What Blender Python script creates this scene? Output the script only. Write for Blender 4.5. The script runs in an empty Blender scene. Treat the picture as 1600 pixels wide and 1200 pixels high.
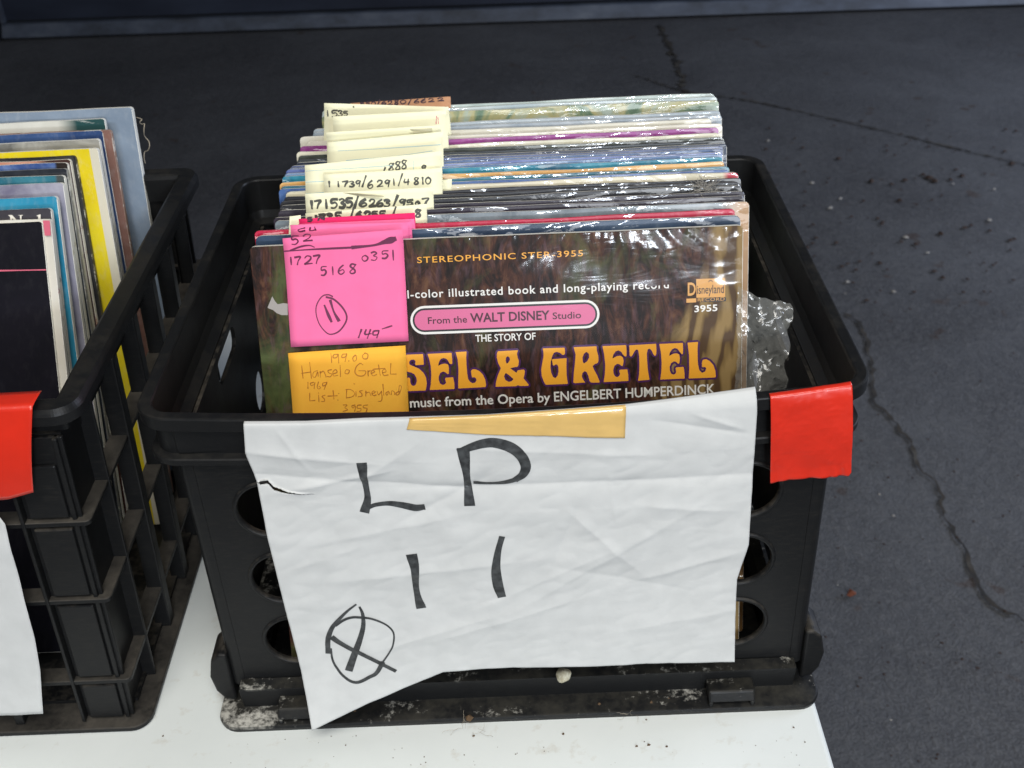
import bpy, bmesh, math, random
from mathutils import Vector, Matrix, noise
from mathutils.geometry import tessellate_polygon
R = math.radians
random.seed(7)
S = bpy.context.scene
COL = S.collection

# ------------------------------------------------------------------ camera, world, lamps, exposure
cam_d = bpy.data.cameras.new('camera')
cam = bpy.data.objects.new('camera', cam_d); COL.objects.link(cam)
CL = Vector((0.0114, -0.7194, 0.6376)); CR = (0.9784, 0.0395, -0.0170); FPX = 1798.35
cam.location = CL; cam.rotation_euler = CR
cam_d.sensor_width = 36.0; cam_d.lens = 36.0 * FPX / 1600
cam_d.clip_start = 0.02; cam_d.clip_end = 60
cam_d.dof.use_dof = True; cam_d.dof.focus_distance = 0.70; cam_d.dof.aperture_fstop = 18
S.camera = cam

w = bpy.data.worlds.new('World'); S.world = w; w.use_nodes = True
w.node_tree.nodes['Background'].inputs[0].default_value = (0.55, 0.66, 0.85, 1)
w.node_tree.nodes['Background'].inputs[1].default_value = 0.055

def area(name, loc, target, sx, sy, watts, col):
    d = bpy.data.lights.new(name, 'AREA'); d.shape = 'RECTANGLE'; d.size = sx; d.size_y = sy
    d.energy = watts; d.color = col
    o = bpy.data.objects.new(name, d); COL.objects.link(o); o.location = loc
    o.rotation_euler = (Vector(target) - Vector(loc)).to_track_quat('-Z', 'Y').to_euler()
    return o
area('cover_glare_light', (0.38, -3.05, 0.88), (0.05, 0, 0.28), 0.42, 0.15, 20, (0.82, 0.90, 1.0))  # small strong lamp added to make the glare patch on the cover's wrap
# daylight through the wide doorway behind the photographer, then two added fills, overhead and at the right
area('doorway_light', (1.12, -3.0, 1.42), (0.2, 0, 0.25), 1.95, 1.20, 40, (0.93, 0.965, 1.0))
area('top_fill_light', (-0.15, -1.35, 2.25), (0.05, 0.0, 0.1), 1.7, 1.2, 41, (1.0, 0.97, 0.91))  # overhead fill added to brighten the table top and the notes
area('floor_fill_light', (3.6, 1.6, 1.0), (1.6, 1.8, -0.74), 1.8, 1.6, 80, (0.70, 0.79, 1.0))  # bluish lamp added to lift the floor on the right

S.view_settings.view_transform = 'Standard'; S.view_settings.look = 'None'
S.view_settings.exposure = 0.33; S.view_settings.gamma = 1.0
S.view_settings.use_curve_mapping = False

# ------------------------------------------------------------------ helpers
from mathutils import Euler
RM = Euler(CR, 'XYZ').to_matrix()
def ray(x, y): return RM @ Vector(((x - 800) / FPX, -(y - 600) / FPX, -1.0))
def at_z(x, y, z): d = ray(x, y); return CL + d * ((z - CL.z) / d.z)
def at_y(x, y, Y): d = ray(x, y); return CL + d * ((Y - CL.y) / d.y)
def at_x(x, y, X): d = ray(x, y); return CL + d * ((X - CL.x) / d.x)

class Plane:
    def __init__(s, o, u, v):
        s.o = Vector(o); s.u = Vector(u).normalized(); s.v = Vector(v).normalized(); s.n = s.u.cross(s.v).normalized()
    def px(s, x, y):
        d = ray(x, y); p = CL + d * ((s.o - CL).dot(s.n) / d.dot(s.n)) - s.o
        return (p.dot(s.u), p.dot(s.v))
    def at(s, uv, off=0.0): return s.o + s.u * uv[0] + s.v * uv[1] + s.n * off

def setp(o, label=None, cat=None, group=None, kind=None):
    if label: o['label'] = label
    if cat: o['category'] = cat
    if group: o['group'] = group
    if kind: o['kind'] = kind
    return o
def mesh_obj(name, verts, faces, mats, parent=None, smooth=False, mi=None):
    me = bpy.data.meshes.new(name); me.from_pydata([tuple(v) for v in verts], [], faces); me.update()
    o = bpy.data.objects.new(name, me); COL.objects.link(o)
    for m in (mats if isinstance(mats, (list, tuple)) else [mats]): me.materials.append(m)
    if mi: me.polygons.foreach_set('material_index', mi)
    if smooth: me.polygons.foreach_set('use_smooth', [True] * len(me.polygons))
    if parent: o.parent = parent
    return o
def bm_obj(name, bm, mats, parent=None, smooth=False, bevel=0, seg=2):
    me = bpy.data.meshes.new(name); bm.normal_update(); bm.to_mesh(me); bm.free()
    o = bpy.data.objects.new(name, me); COL.objects.link(o)
    for m in (mats if isinstance(mats, (list, tuple)) else [mats]): me.materials.append(m)
    if smooth: me.polygons.foreach_set('use_smooth', [True] * len(me.polygons))
    if parent: o.parent = parent
    if bevel:
        b = o.modifiers.new('bevel', 'BEVEL'); b.width = bevel; b.segments = seg; b.limit_method = 'ANGLE'; b.angle_limit = R(35)
    return o
def box(bm, x0, x1, y0, y1, z0, z1):
    vs = [bm.verts.new((x, y, z)) for z in (z0, z1) for x, y in ((x0, y0), (x1, y0), (x1, y1), (x0, y1))]
    for f in ((3, 2, 1, 0), (4, 5, 6, 7), (0, 1, 5, 4), (1, 2, 6, 5), (2, 3, 7, 6), (3, 0, 4, 7)):
        bm.faces.new([vs[i] for i in f])
    return vs
def empty(name, loc=(0, 0, 0)):
    o = bpy.data.objects.new(name, None); COL.objects.link(o); o.location = loc; o.empty_display_size = 0.02
    return o
def wmesh(name, verts, faces, mats, parent=None, smooth=False, mi=None):
    """mesh in world coordinates, parented to a thing whose transform is undone"""
    if parent:
        inv = world_mat(parent).inverted(); verts = [inv @ Vector(v) for v in verts]
    return mesh_obj(name, verts, faces, mats, parent, smooth, mi)
def world_mat(o):
    m = o.matrix_basis
    return world_mat(o.parent) @ m if o.parent else m.copy()

def catmull(pts, closed=False, n=6):
    P = [Vector((p[0], p[1])) for p in pts]
    if len(P) < 3 and not closed:
        return [P[0].lerp(P[-1], i / n) for i in range(n + 1)]
    out = []; m = len(P); rng = range(m) if closed else range(m - 1)
    for i in rng:
        p0 = P[(i - 1) % m] if closed or i > 0 else P[i] * 2 - P[i + 1]
        p1 = P[i]; p2 = P[(i + 1) % m]
        p3 = P[(i + 2) % m] if closed or i + 2 < m else P[i + 1] * 2 - P[i]
        for k in range(n):
            t = k / n
            out.append(0.5 * ((2 * p1) + (p2 - p0) * t + (2 * p0 - 5 * p1 + 4 * p2 - p3) * t * t + (3 * p1 - p0 - 3 * p2 + p3) * t ** 3))
    if not closed: out.append(P[-1])
    return out
class Ink:
    """flat pen strokes laid on a surface map (uv -> point)"""
    def __init__(s): s.v = []; s.f = []
    def stroke(s, uv, width, fn, closed=False, taper=None):
        n = len(uv)
        if n < 2: return
        L = []; 
        for i in range(n):
            a = uv[(i - 1) % n] if closed or i > 0 else uv[i]
            b = uv[(i + 1) % n] if closed or i < n - 1 else uv[i]
            t = (b - a)
            if t.length < 1e-9: t = Vector((1, 0))
            t.normalize(); nn = Vector((-t.y, t.x))
            wd = width * (taper(i / (n - 1)) if taper else 1.0) * 0.5
            row = []
            ext = Vector((0, 0))
            if not closed and i == 0: ext = -t * wd * 0.5
            if not closed and i == n - 1: ext = t * wd * 0.5
            for k in (-1, 0, 1):
                row.append(len(s.v)); s.v.append(fn(uv[i] + nn * wd * k + ext))
            L.append(row)
        for i in range(n if closed else n - 1):
            a = L[i]; b = L[(i + 1) % n]
            for k in (0, 1): s.f.append((a[k], a[k + 1], b[k + 1], b[k]))
    def build(s, name, mat, parent): return wmesh(name, s.v, s.f, mat, parent)

GL = {'0': [[(.5, 1), (.12, .75), (.08, .35), (.4, 0), (.82, .2), (.92, .65), (.55, .98)]], '1': [[(.45, 1), (.55, 0)]],
 '2': [[(.1, .75), (.35, 1), (.75, .9), (.75, .6), (.4, .25), (.08, .03), (.45, .06), (.95, .08)]],
 '3': [[(.1, .9), (.5, 1), (.8, .8), (.4, .55), (.85, .35), (.6, .02), (.1, .08)]],
 '4': [[(.2, 1), (.1, .45), (.9, .5)], [(.75, .95), (.68, 0)]],
 '5': [[(.9, .97), (.2, .95), (.15, .57), (.6, .62), (.85, .35), (.55, .03), (.1, .05)]],
 '6': [[(.75, 1), (.25, .65), (.08, .25), (.4, 0), (.85, .2), (.7, .5), (.2, .35)]],
 '7': [[(.05, .92), (.95, .97), (.62, .5), (.45, 0)]],
 '8': [[(.85, .9), (.4, 1), (.2, .75), (.7, .4), (.75, .1), (.35, 0), (.15, .2), (.5, .5), (.9, .95)]],
 '9': [[(.85, .9), (.45, 1), (.15, .75), (.4, .5), (.8, .75), (.85, .95), (.75, .45), (.65, 0)]],
 '/': [[(.95, 1.15), (.05, -.15)]], "'": [[(.6, 1.1), (.45, .8)]], '|': [[(.5, 1.4), (.5, -.3)]]}
def glyph_strokes(ch, x, y, w_, h_, slope=0.0):
    """pixel polylines of one glyph, lower left at (x, y)"""
    return [[(x + p[0] * w_, y - p[1] * h_ + slope * p[0] * w_) for p in st] for st in GL[ch]]

def ink_px(ink, plane, strokes, width, off, n=6, taper=None, fn=None):
    f = fn or (lambda uv: plane.at(uv, off))
    for st in strokes:
        uv = [Vector(plane.px(*p)) for p in st]
        ph = random.random() * 6; ink.stroke(catmull(uv, n=n), width * random.uniform(.85, 1.1), f, taper=taper or (lambda t: .95 + .28 * math.sin(5 * t + ph)))

# ------------------------------------------------------------------ materials
def mat(name, base=(.5, .5, .5), rough=.5, spec=.5, coat=0, coat_rough=.08):
    m = bpy.data.materials.new(name); m.use_nodes = True
    b = m.node_tree.nodes['Principled BSDF']
    b.inputs['Base Color'].default_value = (*base, 1); b.inputs['Roughness'].default_value = rough
    b.inputs['Specular IOR Level'].default_value = spec
    b.inputs['Coat Weight'].default_value = coat; b.inputs['Coat Roughness'].default_value = coat_rough
    return m
class N:
    def __init__(s, m): s.t = m.node_tree; s.b = s.t.nodes['Principled BSDF']
    def new(s, typ, **kw):
        n = s.t.nodes.new(typ)
        for k, v in kw.items(): setattr(n, k, v)
        return n
    def link(s, a, b): s.t.links.new(a, b)
    def coords(s, scale=(1, 1, 1), rot=(0, 0, 0), loc=(0, 0, 0)):
        c = s.new('ShaderNodeTexCoord'); mp = s.new('ShaderNodeMapping')
        mp.inputs['Scale'].default_value = scale; mp.inputs['Rotation'].default_value = rot; mp.inputs['Location'].default_value = loc
        s.link(c.outputs['Object'], mp.inputs[0]); return mp.outputs[0]
    def noise(s, vec, scale, detail=4, rough=.55, dist=0):
        n = s.new('ShaderNodeTexNoise'); n.inputs['Scale'].default_value = scale; n.inputs['Detail'].default_value = detail
        n.inputs['Roughness'].default_value = rough; n.inputs['Distortion'].default_value = dist
        s.link(vec, n.inputs['Vector']); return n.outputs['Fac']
    def ramp(s, fac, stops):
        r = s.new('ShaderNodeValToRGB'); e = r.color_ramp.elements
        while len(e) < len(stops): e.new(.5)
        for i, (p, c) in enumerate(stops):
            e[i].position = p; e[i].color = (*c, 1) if isinstance(c, tuple) else (c, c, c, 1)
        s.link(fac, r.inputs[0]); return r.outputs[0]
    def mix(s, fac, a, b, mode='MIX'):
        n = s.new('ShaderNodeMix', data_type='RGBA', blend_type=mode)
        for sock, v in ((n.inputs[0], fac), (n.inputs[6], a), (n.inputs[7], b)):
            if hasattr(v, 'links'): s.link(v, sock)
            elif isinstance(v, tuple): sock.default_value = (*v, 1)
            else: sock.default_value = v
        return n.outputs[2]
    def math(s, op, a, b=0.0):
        n = s.new('ShaderNodeMath', operation=op)
        for i, v in enumerate((a, b)):
            if hasattr(v, 'links'): s.link(v, n.inputs[i])
            else: n.inputs[i].default_value = v
        return n.outputs[0]
    def bump(s, h, strength=.3, dist=.001, sock='Normal'):
        n = s.new('ShaderNodeBump'); n.inputs['Strength'].default_value = strength; n.inputs['Distance'].default_value = dist
        s.link(h, n.inputs['Height']); s.link(n.outputs[0], s.b.inputs[sock]); return n
    def base(s, c): s.link(c, s.b.inputs['Base Color'])

def plastic(name, dust=(.20, .17, .13), lo=.56, hi=.78, amt=.5, base=(.0085, .0088, .0093)):
    m = mat(name, base, .38, .22); n = N(m)
    co = n.coords(); a = n.noise(co, 38, 6, .6); f = n.noise(co, 420, 3, .6); st = n.noise(n.coords((9, 9, 60)), 14, 5)
    geo = n.new('ShaderNodeNewGeometry'); sep = n.new('ShaderNodeSeparateXYZ'); n.link(geo.outputs['True Normal'], sep.inputs[0])
    up = n.math('MAXIMUM', sep.outputs[2], 0.0)
    fine = n.noise(co, 170, 5, .7)
    msk = n.ramp(n.math('ADD', n.math('MULTIPLY', a, .6), n.math('MULTIPLY', fine, .4)), [(lo - .12, 0.0), (hi - .06, 1.0)])
    d1 = n.math('MULTIPLY', n.math('MULTIPLY', up, amt), msk)
    d2 = n.math('MULTIPLY', n.ramp(st, [(.5, 0.0), (.85, 1.0)]), .05)
    dd = n.math('ADD', d1, d2)
    n.base(n.mix(dd, base, dust))
    n.link(n.ramp(n.math('ADD', dd, n.math('MULTIPLY', a, .25)), [(0, .30), (.5, .75)]), n.b.inputs['Roughness'])
    n.bump(f, .12, .0006)
    return m
M_BLACK = plastic('black_plastic')
M_RIM = plastic('rim_plastic', (.07, .06, .045), .58, .85, .30)
M_DUSTY = plastic('dusty_base_plastic', (.10, .09, .065), .55, .80, .35)
nd = N(M_DUSTY)
bl = nd.noise(nd.coords((1, 1.4, 1)), 26, 5, .7); fi = nd.noise(nd.coords(), 210, 5, .75)
tcd = nd.new('ShaderNodeTexCoord'); spd = nd.new('ShaderNodeSeparateXYZ'); nd.link(tcd.outputs['Object'], spd.inputs[0])
mrd = nd.new('ShaderNodeMapRange'); mrd.inputs[1].default_value = -.10; mrd.inputs[2].default_value = -.20; mrd.inputs[4].default_value = .075; nd.link(spd.outputs[0], mrd.inputs[0])
pm = nd.ramp(nd.math('ADD', nd.math('ADD', nd.math('MULTIPLY', bl, .62), nd.math('MULTIPLY', fi, .38)), mrd.outputs[0]), [(.565, 0.0), (.67, .80)])
gd = nd.new('ShaderNodeNewGeometry'); sd = nd.new('ShaderNodeSeparateXYZ'); nd.link(gd.outputs['True Normal'], sd.inputs[0])
old = nd.b.inputs['Base Color'].links[0].from_socket
nd.base(nd.mix(nd.math('MULTIPLY', pm, nd.math('MAXIMUM', sd.outputs[2], 0.0)), old, (.56, .54, .48)))
M_LATT = plastic('lattice_plastic', (.12, .105, .085), .4, .7, .55)
M_CARD = mat('raw_card_edge', (.55, .50, .38), .8); n = N(M_CARD)
n.base(n.ramp(n.noise(n.coords(), 160, 4), [(.35, (.36, .30, .20)), (.5, (.62, .57, .45)), (.7, (.75, .72, .62))]))

def print_mat(name, stops, sx=18, sz=18, detail=5, coat=1.0, seed=0, bump=.25, tint_right=None, rough=.35, dist=1.0, speck=None, spec=.3):
    m = mat(name, (.5, .5, .5), rough, spec, coat, .05); n = N(m)
    c = n.noise(n.coords((sx, 1, sz), loc=(seed * 3.1, 0, seed)), 1.0, detail, .6, dist)
    if speck is None: speck = .28 * (.6 if sum(stops[0][1]) > .12 else .1)
    g_ = n.noise(n.coords((160, 1, 90), loc=(seed, 0, seed)), 1.0, 3, .7)
    col = n.mix(n.math('MULTIPLY', n.ramp(g_, [(.50, 0.0), (.75, 1.0)]), speck), n.ramp(c, stops), (.55, .55, .54))
    if tint_right:
        x0, x1, cc = tint_right
        tc = n.new('ShaderNodeTexCoord'); sp = n.new('ShaderNodeSeparateXYZ'); n.link(tc.outputs['Object'], sp.inputs[0])
        mr = n.new('ShaderNodeMapRange'); mr.inputs[1].default_value = x0; mr.inputs[2].default_value = x1
        n.link(sp.outputs[0], mr.inputs[0]); col = n.mix(mr.outputs[0], col, cc)
    n.base(col)
    lo_ = n.noise(n.coords((5.5, 1, 16), rot=(0, .1, 0), loc=(seed * 1.7, 0, seed * .9)), 1.0, 3, .55, .8)
    fi_ = n.noise(n.coords((55, 1, 120), rot=(0, .2, 0), loc=(seed, 0, seed)), 1.0, 3, .6, 1.5)
    n.bump(n.math('ADD', lo_, n.math('MULTIPLY', fi_, .018)), min(1.0, bump * 1.3), .022, 'Coat Normal')
    return m

def paper_mat(name, base, var=.06, rough=.75, bumps=.15):
    m = mat(name, base, rough, .25); n = N(m)
    a = n.noise(n.coords(), 55, 5); 
    lo = tuple(c * (1 - var) for c in base); hi = tuple(min(.9, c * (1 + var)) for c in base)
    n.base(n.ramp(a, [(.3, lo), (.7, hi)])); n.bump(n.noise(n.coords(), 500, 3), bumps, .0003)
    return m
M_PAPER = paper_mat('white_sign_paper', (.555, .560, .550), .05)
M_CREAM = paper_mat('cream_note_paper', (.87, .84, .60), .03)
M_PINK = paper_mat('pink_note_paper', (.88, .165, .360), .05)
M_HOT = paper_mat('crimson_note_paper', (.75, .02, .13), .05)
M_ORANGE = paper_mat('orange_note_paper', (.92, .44, .045), .05)
M_KRAFT = paper_mat('brown_card_paper', (.52, .27, .15), .08)
M_MARK = mat('black_marker_ink', (.022, .024, .026), .45); n = N(M_MARK)
n.base(n.ramp(n.noise(n.coords(), 260, 4), [(.35, (.020, .021, .022)), (.75, (.070, .075, .077))]))
M_INK = mat('dark_pen_ink', (.05, .02, .035), .5)
M_INKP = mat('purple_marker_ink', (.15, .012, .06), .5)
M_INKP.node_tree.nodes['Principled BSDF'].inputs['Base Color'].default_value = (.13, .015, .06, 1)
M_INKO = mat('brown_pen_ink', (.46, .17, .015), .6)
M_GREYINK = mat('grey_marker_ink', (.07, .07, .06), .5)
M_LINE = mat('blue_rule_ink', (.42, .58, .62), .7)

def tape_mat(name, base, rough=.22, coat=.5):
    m = mat(name, base, rough, .5, coat, .1); n = N(m)
    a = n.noise(n.coords((1, 1, 1)), 60, 4); n.base(n.ramp(a, [(.3, tuple(c * .9 for c in base)), (.7, base)]))
    n.bump(n.math('ADD', n.noise(n.coords(), 35, 3), n.math('MULTIPLY', n.noise(n.coords(), 140, 4, .6), .4)), .22, .0012)
    return m
M_RED = tape_mat('red_tape', (.66, .026, .010), .34, .25)
M_TAN = tape_mat('tan_packing_tape', (.70, .46, .16), .22, .5)

# ------------------------------------------------------------------ setting: floor, wall, table
FZ = -0.74
mf = mat('concrete', (.06, .06, .07), .7, .3); n = N(mf)
co = n.coords(); a = n.noise(co, .9, 6, .6, .4); b_ = n.noise(co, 6.5, 6, .65, .3); c_ = n.noise(co, 60, 4, .6)
col = n.mix(n.ramp(a, [(.35, 0.0), (.68, 1.0)]), (.043, .043, .046), (.092, .094, .099))
col = n.mix(n.ramp(b_, [(.42, 0.0), (.75, .55)]), col, (.040, .039, .040))
col = n.mix(n.math('MULTIPLY', n.ramp(c_, [(.45, 0.0), (.75, 1.0)]), .3), col, (.15, .145, .14))
sp = n.noise(co, 13, 2, .5); col = n.mix(n.ramp(sp, [(.70, 0.0), (.74, .7)]), col, (.045, .028, .02))
n.base(col); gr = n.noise(co, 240, 3, .7); col = n.mix(n.math('MULTIPLY', n.ramp(gr, [(.42, 0.0), (.70, 1.0)]), .45), col, (.15, .15, .155)); n.base(col)
n.bump(n.math('ADD', b_, n.math('ADD', n.math('MULTIPLY', c_, .4), n.math('MULTIPLY', gr, .3))), .5, .012)
n.link(n.ramp(a, [(.3, .5), (.7, .8)]), n.b.inputs['Roughness'])
g = 40
floor = mesh_obj('floor', [(x, y, FZ) for y in (-7, 7) for x in (-9, 9)], [(0, 1, 3, 2)], mf)
setp(floor, 'dark stained concrete floor with cracks', 'floor', kind='structure')

M_CRACK = mat('crack_dirt', (.012, .011, .010), .9)
n = N(M_CRACK); n.base(n.ramp(n.noise(n.coords(), 22, 4), [(.35, (.014, .013, .012)), (.55, (.035, .028, .02)), (.72, (.08, .075, .065))]))
def crack(pts, width, jit, name='floor_crack', label=''):
    uv = []
    P = [at_z(x, y, FZ) for x, y in pts]
    for i in range(len(P) - 1):
        k = max(2, int((P[i + 1] - P[i]).length / .013))
        for j in range(k):
            q = P[i].lerp(P[i + 1], j / k); uv.append(Vector((q.x + random.uniform(-jit, jit), q.y + random.uniform(-jit, jit))))
    uv.append(Vector((P[-1].x, P[-1].y)))
    ink = Ink(); ws = [random.uniform(.25, 1.7) for _ in range(200)]
    ink.stroke(uv, width, lambda q: Vector((q.x, q.y, FZ + .004)), taper=lambda t: ws[int(t * 150)])
    o = ink.build(name, M_CRACK, None); setp(o, label, 'crack', kind='structure'); return o
crack([(1318, 490), (1345, 505), (1356, 545), (1364, 580), (1363, 626), (1400, 666), (1430, 703), (1437, 733), (1467, 763), (1473, 800), (1490, 837), (1513, 873), (1527, 907), (1547, 943), (1600, 974), (1660, 1000)], .0062, .005, label='long jagged crack running across the concrete beside the crate')
crack([(1035, 42), (1040, 60), (1050, 80), (1062, 105), (1068, 118), (1064, 138), (1080, 160)], .016, .014, label='short jagged crack in the concrete near the far wall')
crack([(990, 118), (1070, 145), (1170, 158), (1235, 172), (1400, 210), (1520, 240), (1620, 262)], .007, .003, label='thin straight hairline crack crossing the concrete behind the crate')

# grit and rust flakes on the floor: nobody could count them
M_GRIT = mat('rust_grit', (.035, .02, .014), .9); M_GRITL = mat('pale_grit', (.30, .28, .25), .9)
V = []; F = []; MI = []
def flake(p, r, mi):
    k = random.randint(4, 6); b0 = len(V); a0 = random.random() * 6
    for i in range(k):
        q = a0 + i * 6.283 / k; rr = r * random.uniform(.5, 1.2); V.append((p.x + math.cos(q) * rr, p.y + math.sin(q) * rr, FZ + .005))
    V.append((p.x, p.y, FZ + .005 + r * .5))
    for i in range(k): F.append((b0 + i, b0 + (i + 1) % k, b0 + k)); MI.append(mi)
for _ in range(150):
    u = random.random() ** .7
    x = 1190 + random.random() * 410; y = 190 + random.random() * 300
    flake(at_z(x, y, FZ), random.uniform(.002, .0085), 0 if random.random() < .93 else 1)
for x, y in ((1442, 275), (1460, 285), (1485, 283), (1507, 358), (1470, 368), (1405, 315), (1361, 285), (1503, 277), (1450, 280), (1580, 258), (1310, 250), (1415, 284)):
    flake(at_z(x, y, FZ), random.uniform(.009, .016), 0)
for x, y in ((1545, 346), (1553, 298), (1415, 373), (1297, 327), (1312, 313), (1200, 222), (1268, 288)): flake(at_z(x, y, FZ), .008, 1)
for _ in range(160):
    x = random.uniform(1180, 1600); y = random.uniform(490, 1200); flake(at_z(x, y, FZ), random.uniform(.001, .0035), 0 if random.random() < .93 else 1)
setp(mesh_obj('floor_grit', V, F, [M_GRIT, M_GRITL], mi=MI), 'dark rust flakes and grit scattered on the concrete', 'grit', kind='stuff')
p = at_z(1330, 932, FZ)
M_LEAF = mat('dry_leaf', (.16, .045, .02), .8)
setp(mesh_obj('leaf_scrap', [(p.x - 0.0088, p.y - 0.0022, FZ + .005), (p.x - 0.0022, p.y + 0.0066, FZ + .012), (p.x + 0.0083, p.y + 0.0033, FZ + .006), (p.x + 0.0055, p.y - 0.0055, FZ + .010), (p.x - 0.0033, p.y - 0.0060, FZ + .005), (p.x, p.y, FZ + .014)],
     [(0, 5, 1), (1, 5, 2), (2, 5, 3), (3, 5, 4), (4, 5, 0)], M_LEAF), 'small reddish brown leaf scrap on the concrete right of the crate', 'leaf')

# far wall: a dark metal door with a pale lip along its foot
mw = mat('dark_door_metal', (.020, .026, .042), .55, .4); n = N(mw)
n.base(n.ramp(n.noise(n.coords((1, 1, 3)), 2.2, 5), [(.35, (.013, .017, .030)), (.7, (.028, .036, .058))]))
ml = mat('door_lip_metal', (.08, .095, .125), .5, .5); n = N(ml)
n.base(n.ramp(n.noise(n.coords((1, 1, 2)), 5, 6, .7), [(.32, (.03, .034, .042)), (.55, (.065, .078, .105)), (.8, (.12, .135, .16))]))
mj = mat('door_post_metal', (.018, .020, .026), .6)
wr = empty('metal_door', (0, 3.91, FZ)); wr.rotation_euler = (0, 0, math.atan2(3.8273 - 3.9866, 4.10))
setp(wr, 'dark blue metal door with a scuffed lip along its foot at the far end of the floor', 'door')
bm = bmesh.new(); box(bm, -4.5, 4.5, .03, .09, .075, 2.6); 
bm_obj('panel', bm, mw, wr)
bm = bmesh.new()
vs = box(bm, -2.04, 4.5, -.012, .05, .014, .062)
vs[4].co.y += .03; vs[5].co.y += .03
bm_obj('bottom_rail', bm, ml, wr, bevel=.004)
bm = bmesh.new(); box(bm, -2.16, -2.05, -.05, .06, 0, 2.6); bm_obj('post', bm, mj, wr, bevel=.006)
bm = bmesh.new(); box(bm, -2.03, -2.018, .0, .03, .07, 2.6); bm_obj('seam_strip', bm, ml, wr)
bm = bmesh.new(); box(bm, -4.5, -2.18, -.012, .05, .0, .062); bm_obj('bottom_rail', bm, mj, wr, bevel=.004)

# white folding table
mt = mat('white_table_top', (.70, .73, .70), .32, .4); n = N(mt)
a = n.noise(n.coords(), 7, 6, .6); s_ = n.noise(n.coords(), 75, 4, .6)
c1 = n.ramp(a, [(.3, (.70, .735, .715)), (.7, (.78, .81, .79))])
n.base(n.mix(n.ramp(s_, [(.60, 0.0), (.80, .5)]), c1, (.50, .44, .34))); n.bump(n.noise(n.coords(), 900, 2), .08, .0005)
mleg = mat('grey_leg_metal', (.20, .20, .21), .4)
TX0, TX1, TY0, TY1 = -1.25, .2066, -.31, .457
tb = empty('folding_table', (-.5, 0.07, FZ)); setp(tb, 'white plastic folding table under both record crates', 'table')
bm = bmesh.new(); box(bm, TX0 + .5, TX1 + .5, TY0 - .07, TY1 - .07, -FZ - .04, -FZ)
bm_obj('tabletop', bm, mt, tb, bevel=.004, seg=3)
for sx in (-.62, .60):
    for sy in (-.28, .28):
        bm = bmesh.new(); bmesh.ops.create_cone(bm, cap_ends=True, segments=14, radius1=.014, radius2=.014, depth=.70, matrix=Matrix.Translation((sx, sy, .35)))
        bm_obj('leg', bm, mleg, tb, smooth=True)

# ------------------------------------------------------------------ rounded-rectangle ring sweep
def rrect(hx, hy, r, k=7, side=12):
    pts = []
    for cx, cy, a0 in ((1, -1, -90), (1, 1, 0), (-1, 1, 90), (-1, -1, 180)):
        for i in range(k + 1):
            a = R(a0 + 90 * i / k); pts.append((cx * (hx - r) + r * math.cos(a), cy * (hy - r) + r * math.sin(a)))
        # points along the following straight side
        nx = {(1, -1): ((hx, -hy + r), (hx, hy - r)), (1, 1): ((hx - r, hy), (-hx + r, hy)), (-1, 1): ((-hx, hy - r), (-hx, -hy + r)), (-1, -1): ((-hx + r, -hy), (hx - r, -hy))}[(cx, cy)]
        for i in range(1, side):
            t = i / side; pts.append((nx[0][0] + (nx[1][0] - nx[0][0]) * t, nx[0][1] + (nx[1][1] - nx[0][1]) * t))
    return pts
def sweep(prof, hx, hy, r, warp=None, closed=True, k=7):
    """prof: list of (inset, z); returns bmesh"""
    bm = bmesh.new(); rings = []
    for ins, z in prof:
        rr = max(.001, r - ins)
        ring = []
        for x, y in rrect(hx - ins, hy - ins, rr, k):
            q = Vector((x, y, z))
            if warp: q = warp(q)
            ring.append(bm.verts.new(q))
        rings.append(ring)
    m = len(rings)
    for j in range(m if closed else m - 1):
        a = rings[j]; b = rings[(j + 1) % m]; kk = len(a)
        for i in range(kk): bm.faces.new((a[i], a[(i + 1) % kk], b[(i + 1) % kk], b[i]))
    bmesh.ops.recalc_face_normals(bm, faces=bm.faces)
    return bm

def holed_panel(outer, holes, t):
    """flat panel in local XY, thickness t along -Z .. as verts/faces via tessellation"""
    loops = [outer] + holes
    tris = tessellate_polygon([[Vector((x, y, 0)) for x, y in l] for l in loops])
    flat = [p for l in loops for p in l]; nv = len(flat)
    V = [(x, y, 0) for x, y in flat] + [(x, y, -t) for x, y in flat]
    F = []
    for a, b, c in tris: F.append((a, b, c)); F.append((c + nv, b + nv, a + nv))
    o = 0
    for l in loops:
        k = len(l)
        for i in range(k): F.append((o + i, o + (i + 1) % k, o + (i + 1) % k + nv, o + i + nv))
        o += k
    return V, F
def circle(cx, cy, r, k=28, ry=None):
    return [(cx + r * math.cos(6.28319 * i / k), cy + (ry or r) * math.sin(6.28319 * i / k)) for i in range(k)]
def slot(x0, x1, y0, y1, r, k=5):
    out = []
    for cx, cy, a0 in ((x1 - r, y0 + r, -90), (x1 - r, y1 - r, 0), (x0 + r, y1 - r, 90), (x0 + r, y0 + r, 180)):
        for i in range(k + 1):
            a = R(a0 + 90 * i / k); out.append((cx + r * math.cos(a), cy + r * math.sin(a)))
    return out
def panel_obj(name, V, F, m, parent, mtx):
    bm = bmesh.new(); vs = [bm.verts.new(mtx @ Vector(v)) for v in V]
    for f in F:
        try: bm.faces.new([vs[i] for i in f])
        except ValueError: pass
    bmesh.ops.recalc_face_normals(bm, faces=bm.faces)
    return bm_obj(name, bm, m, parent)

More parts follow.
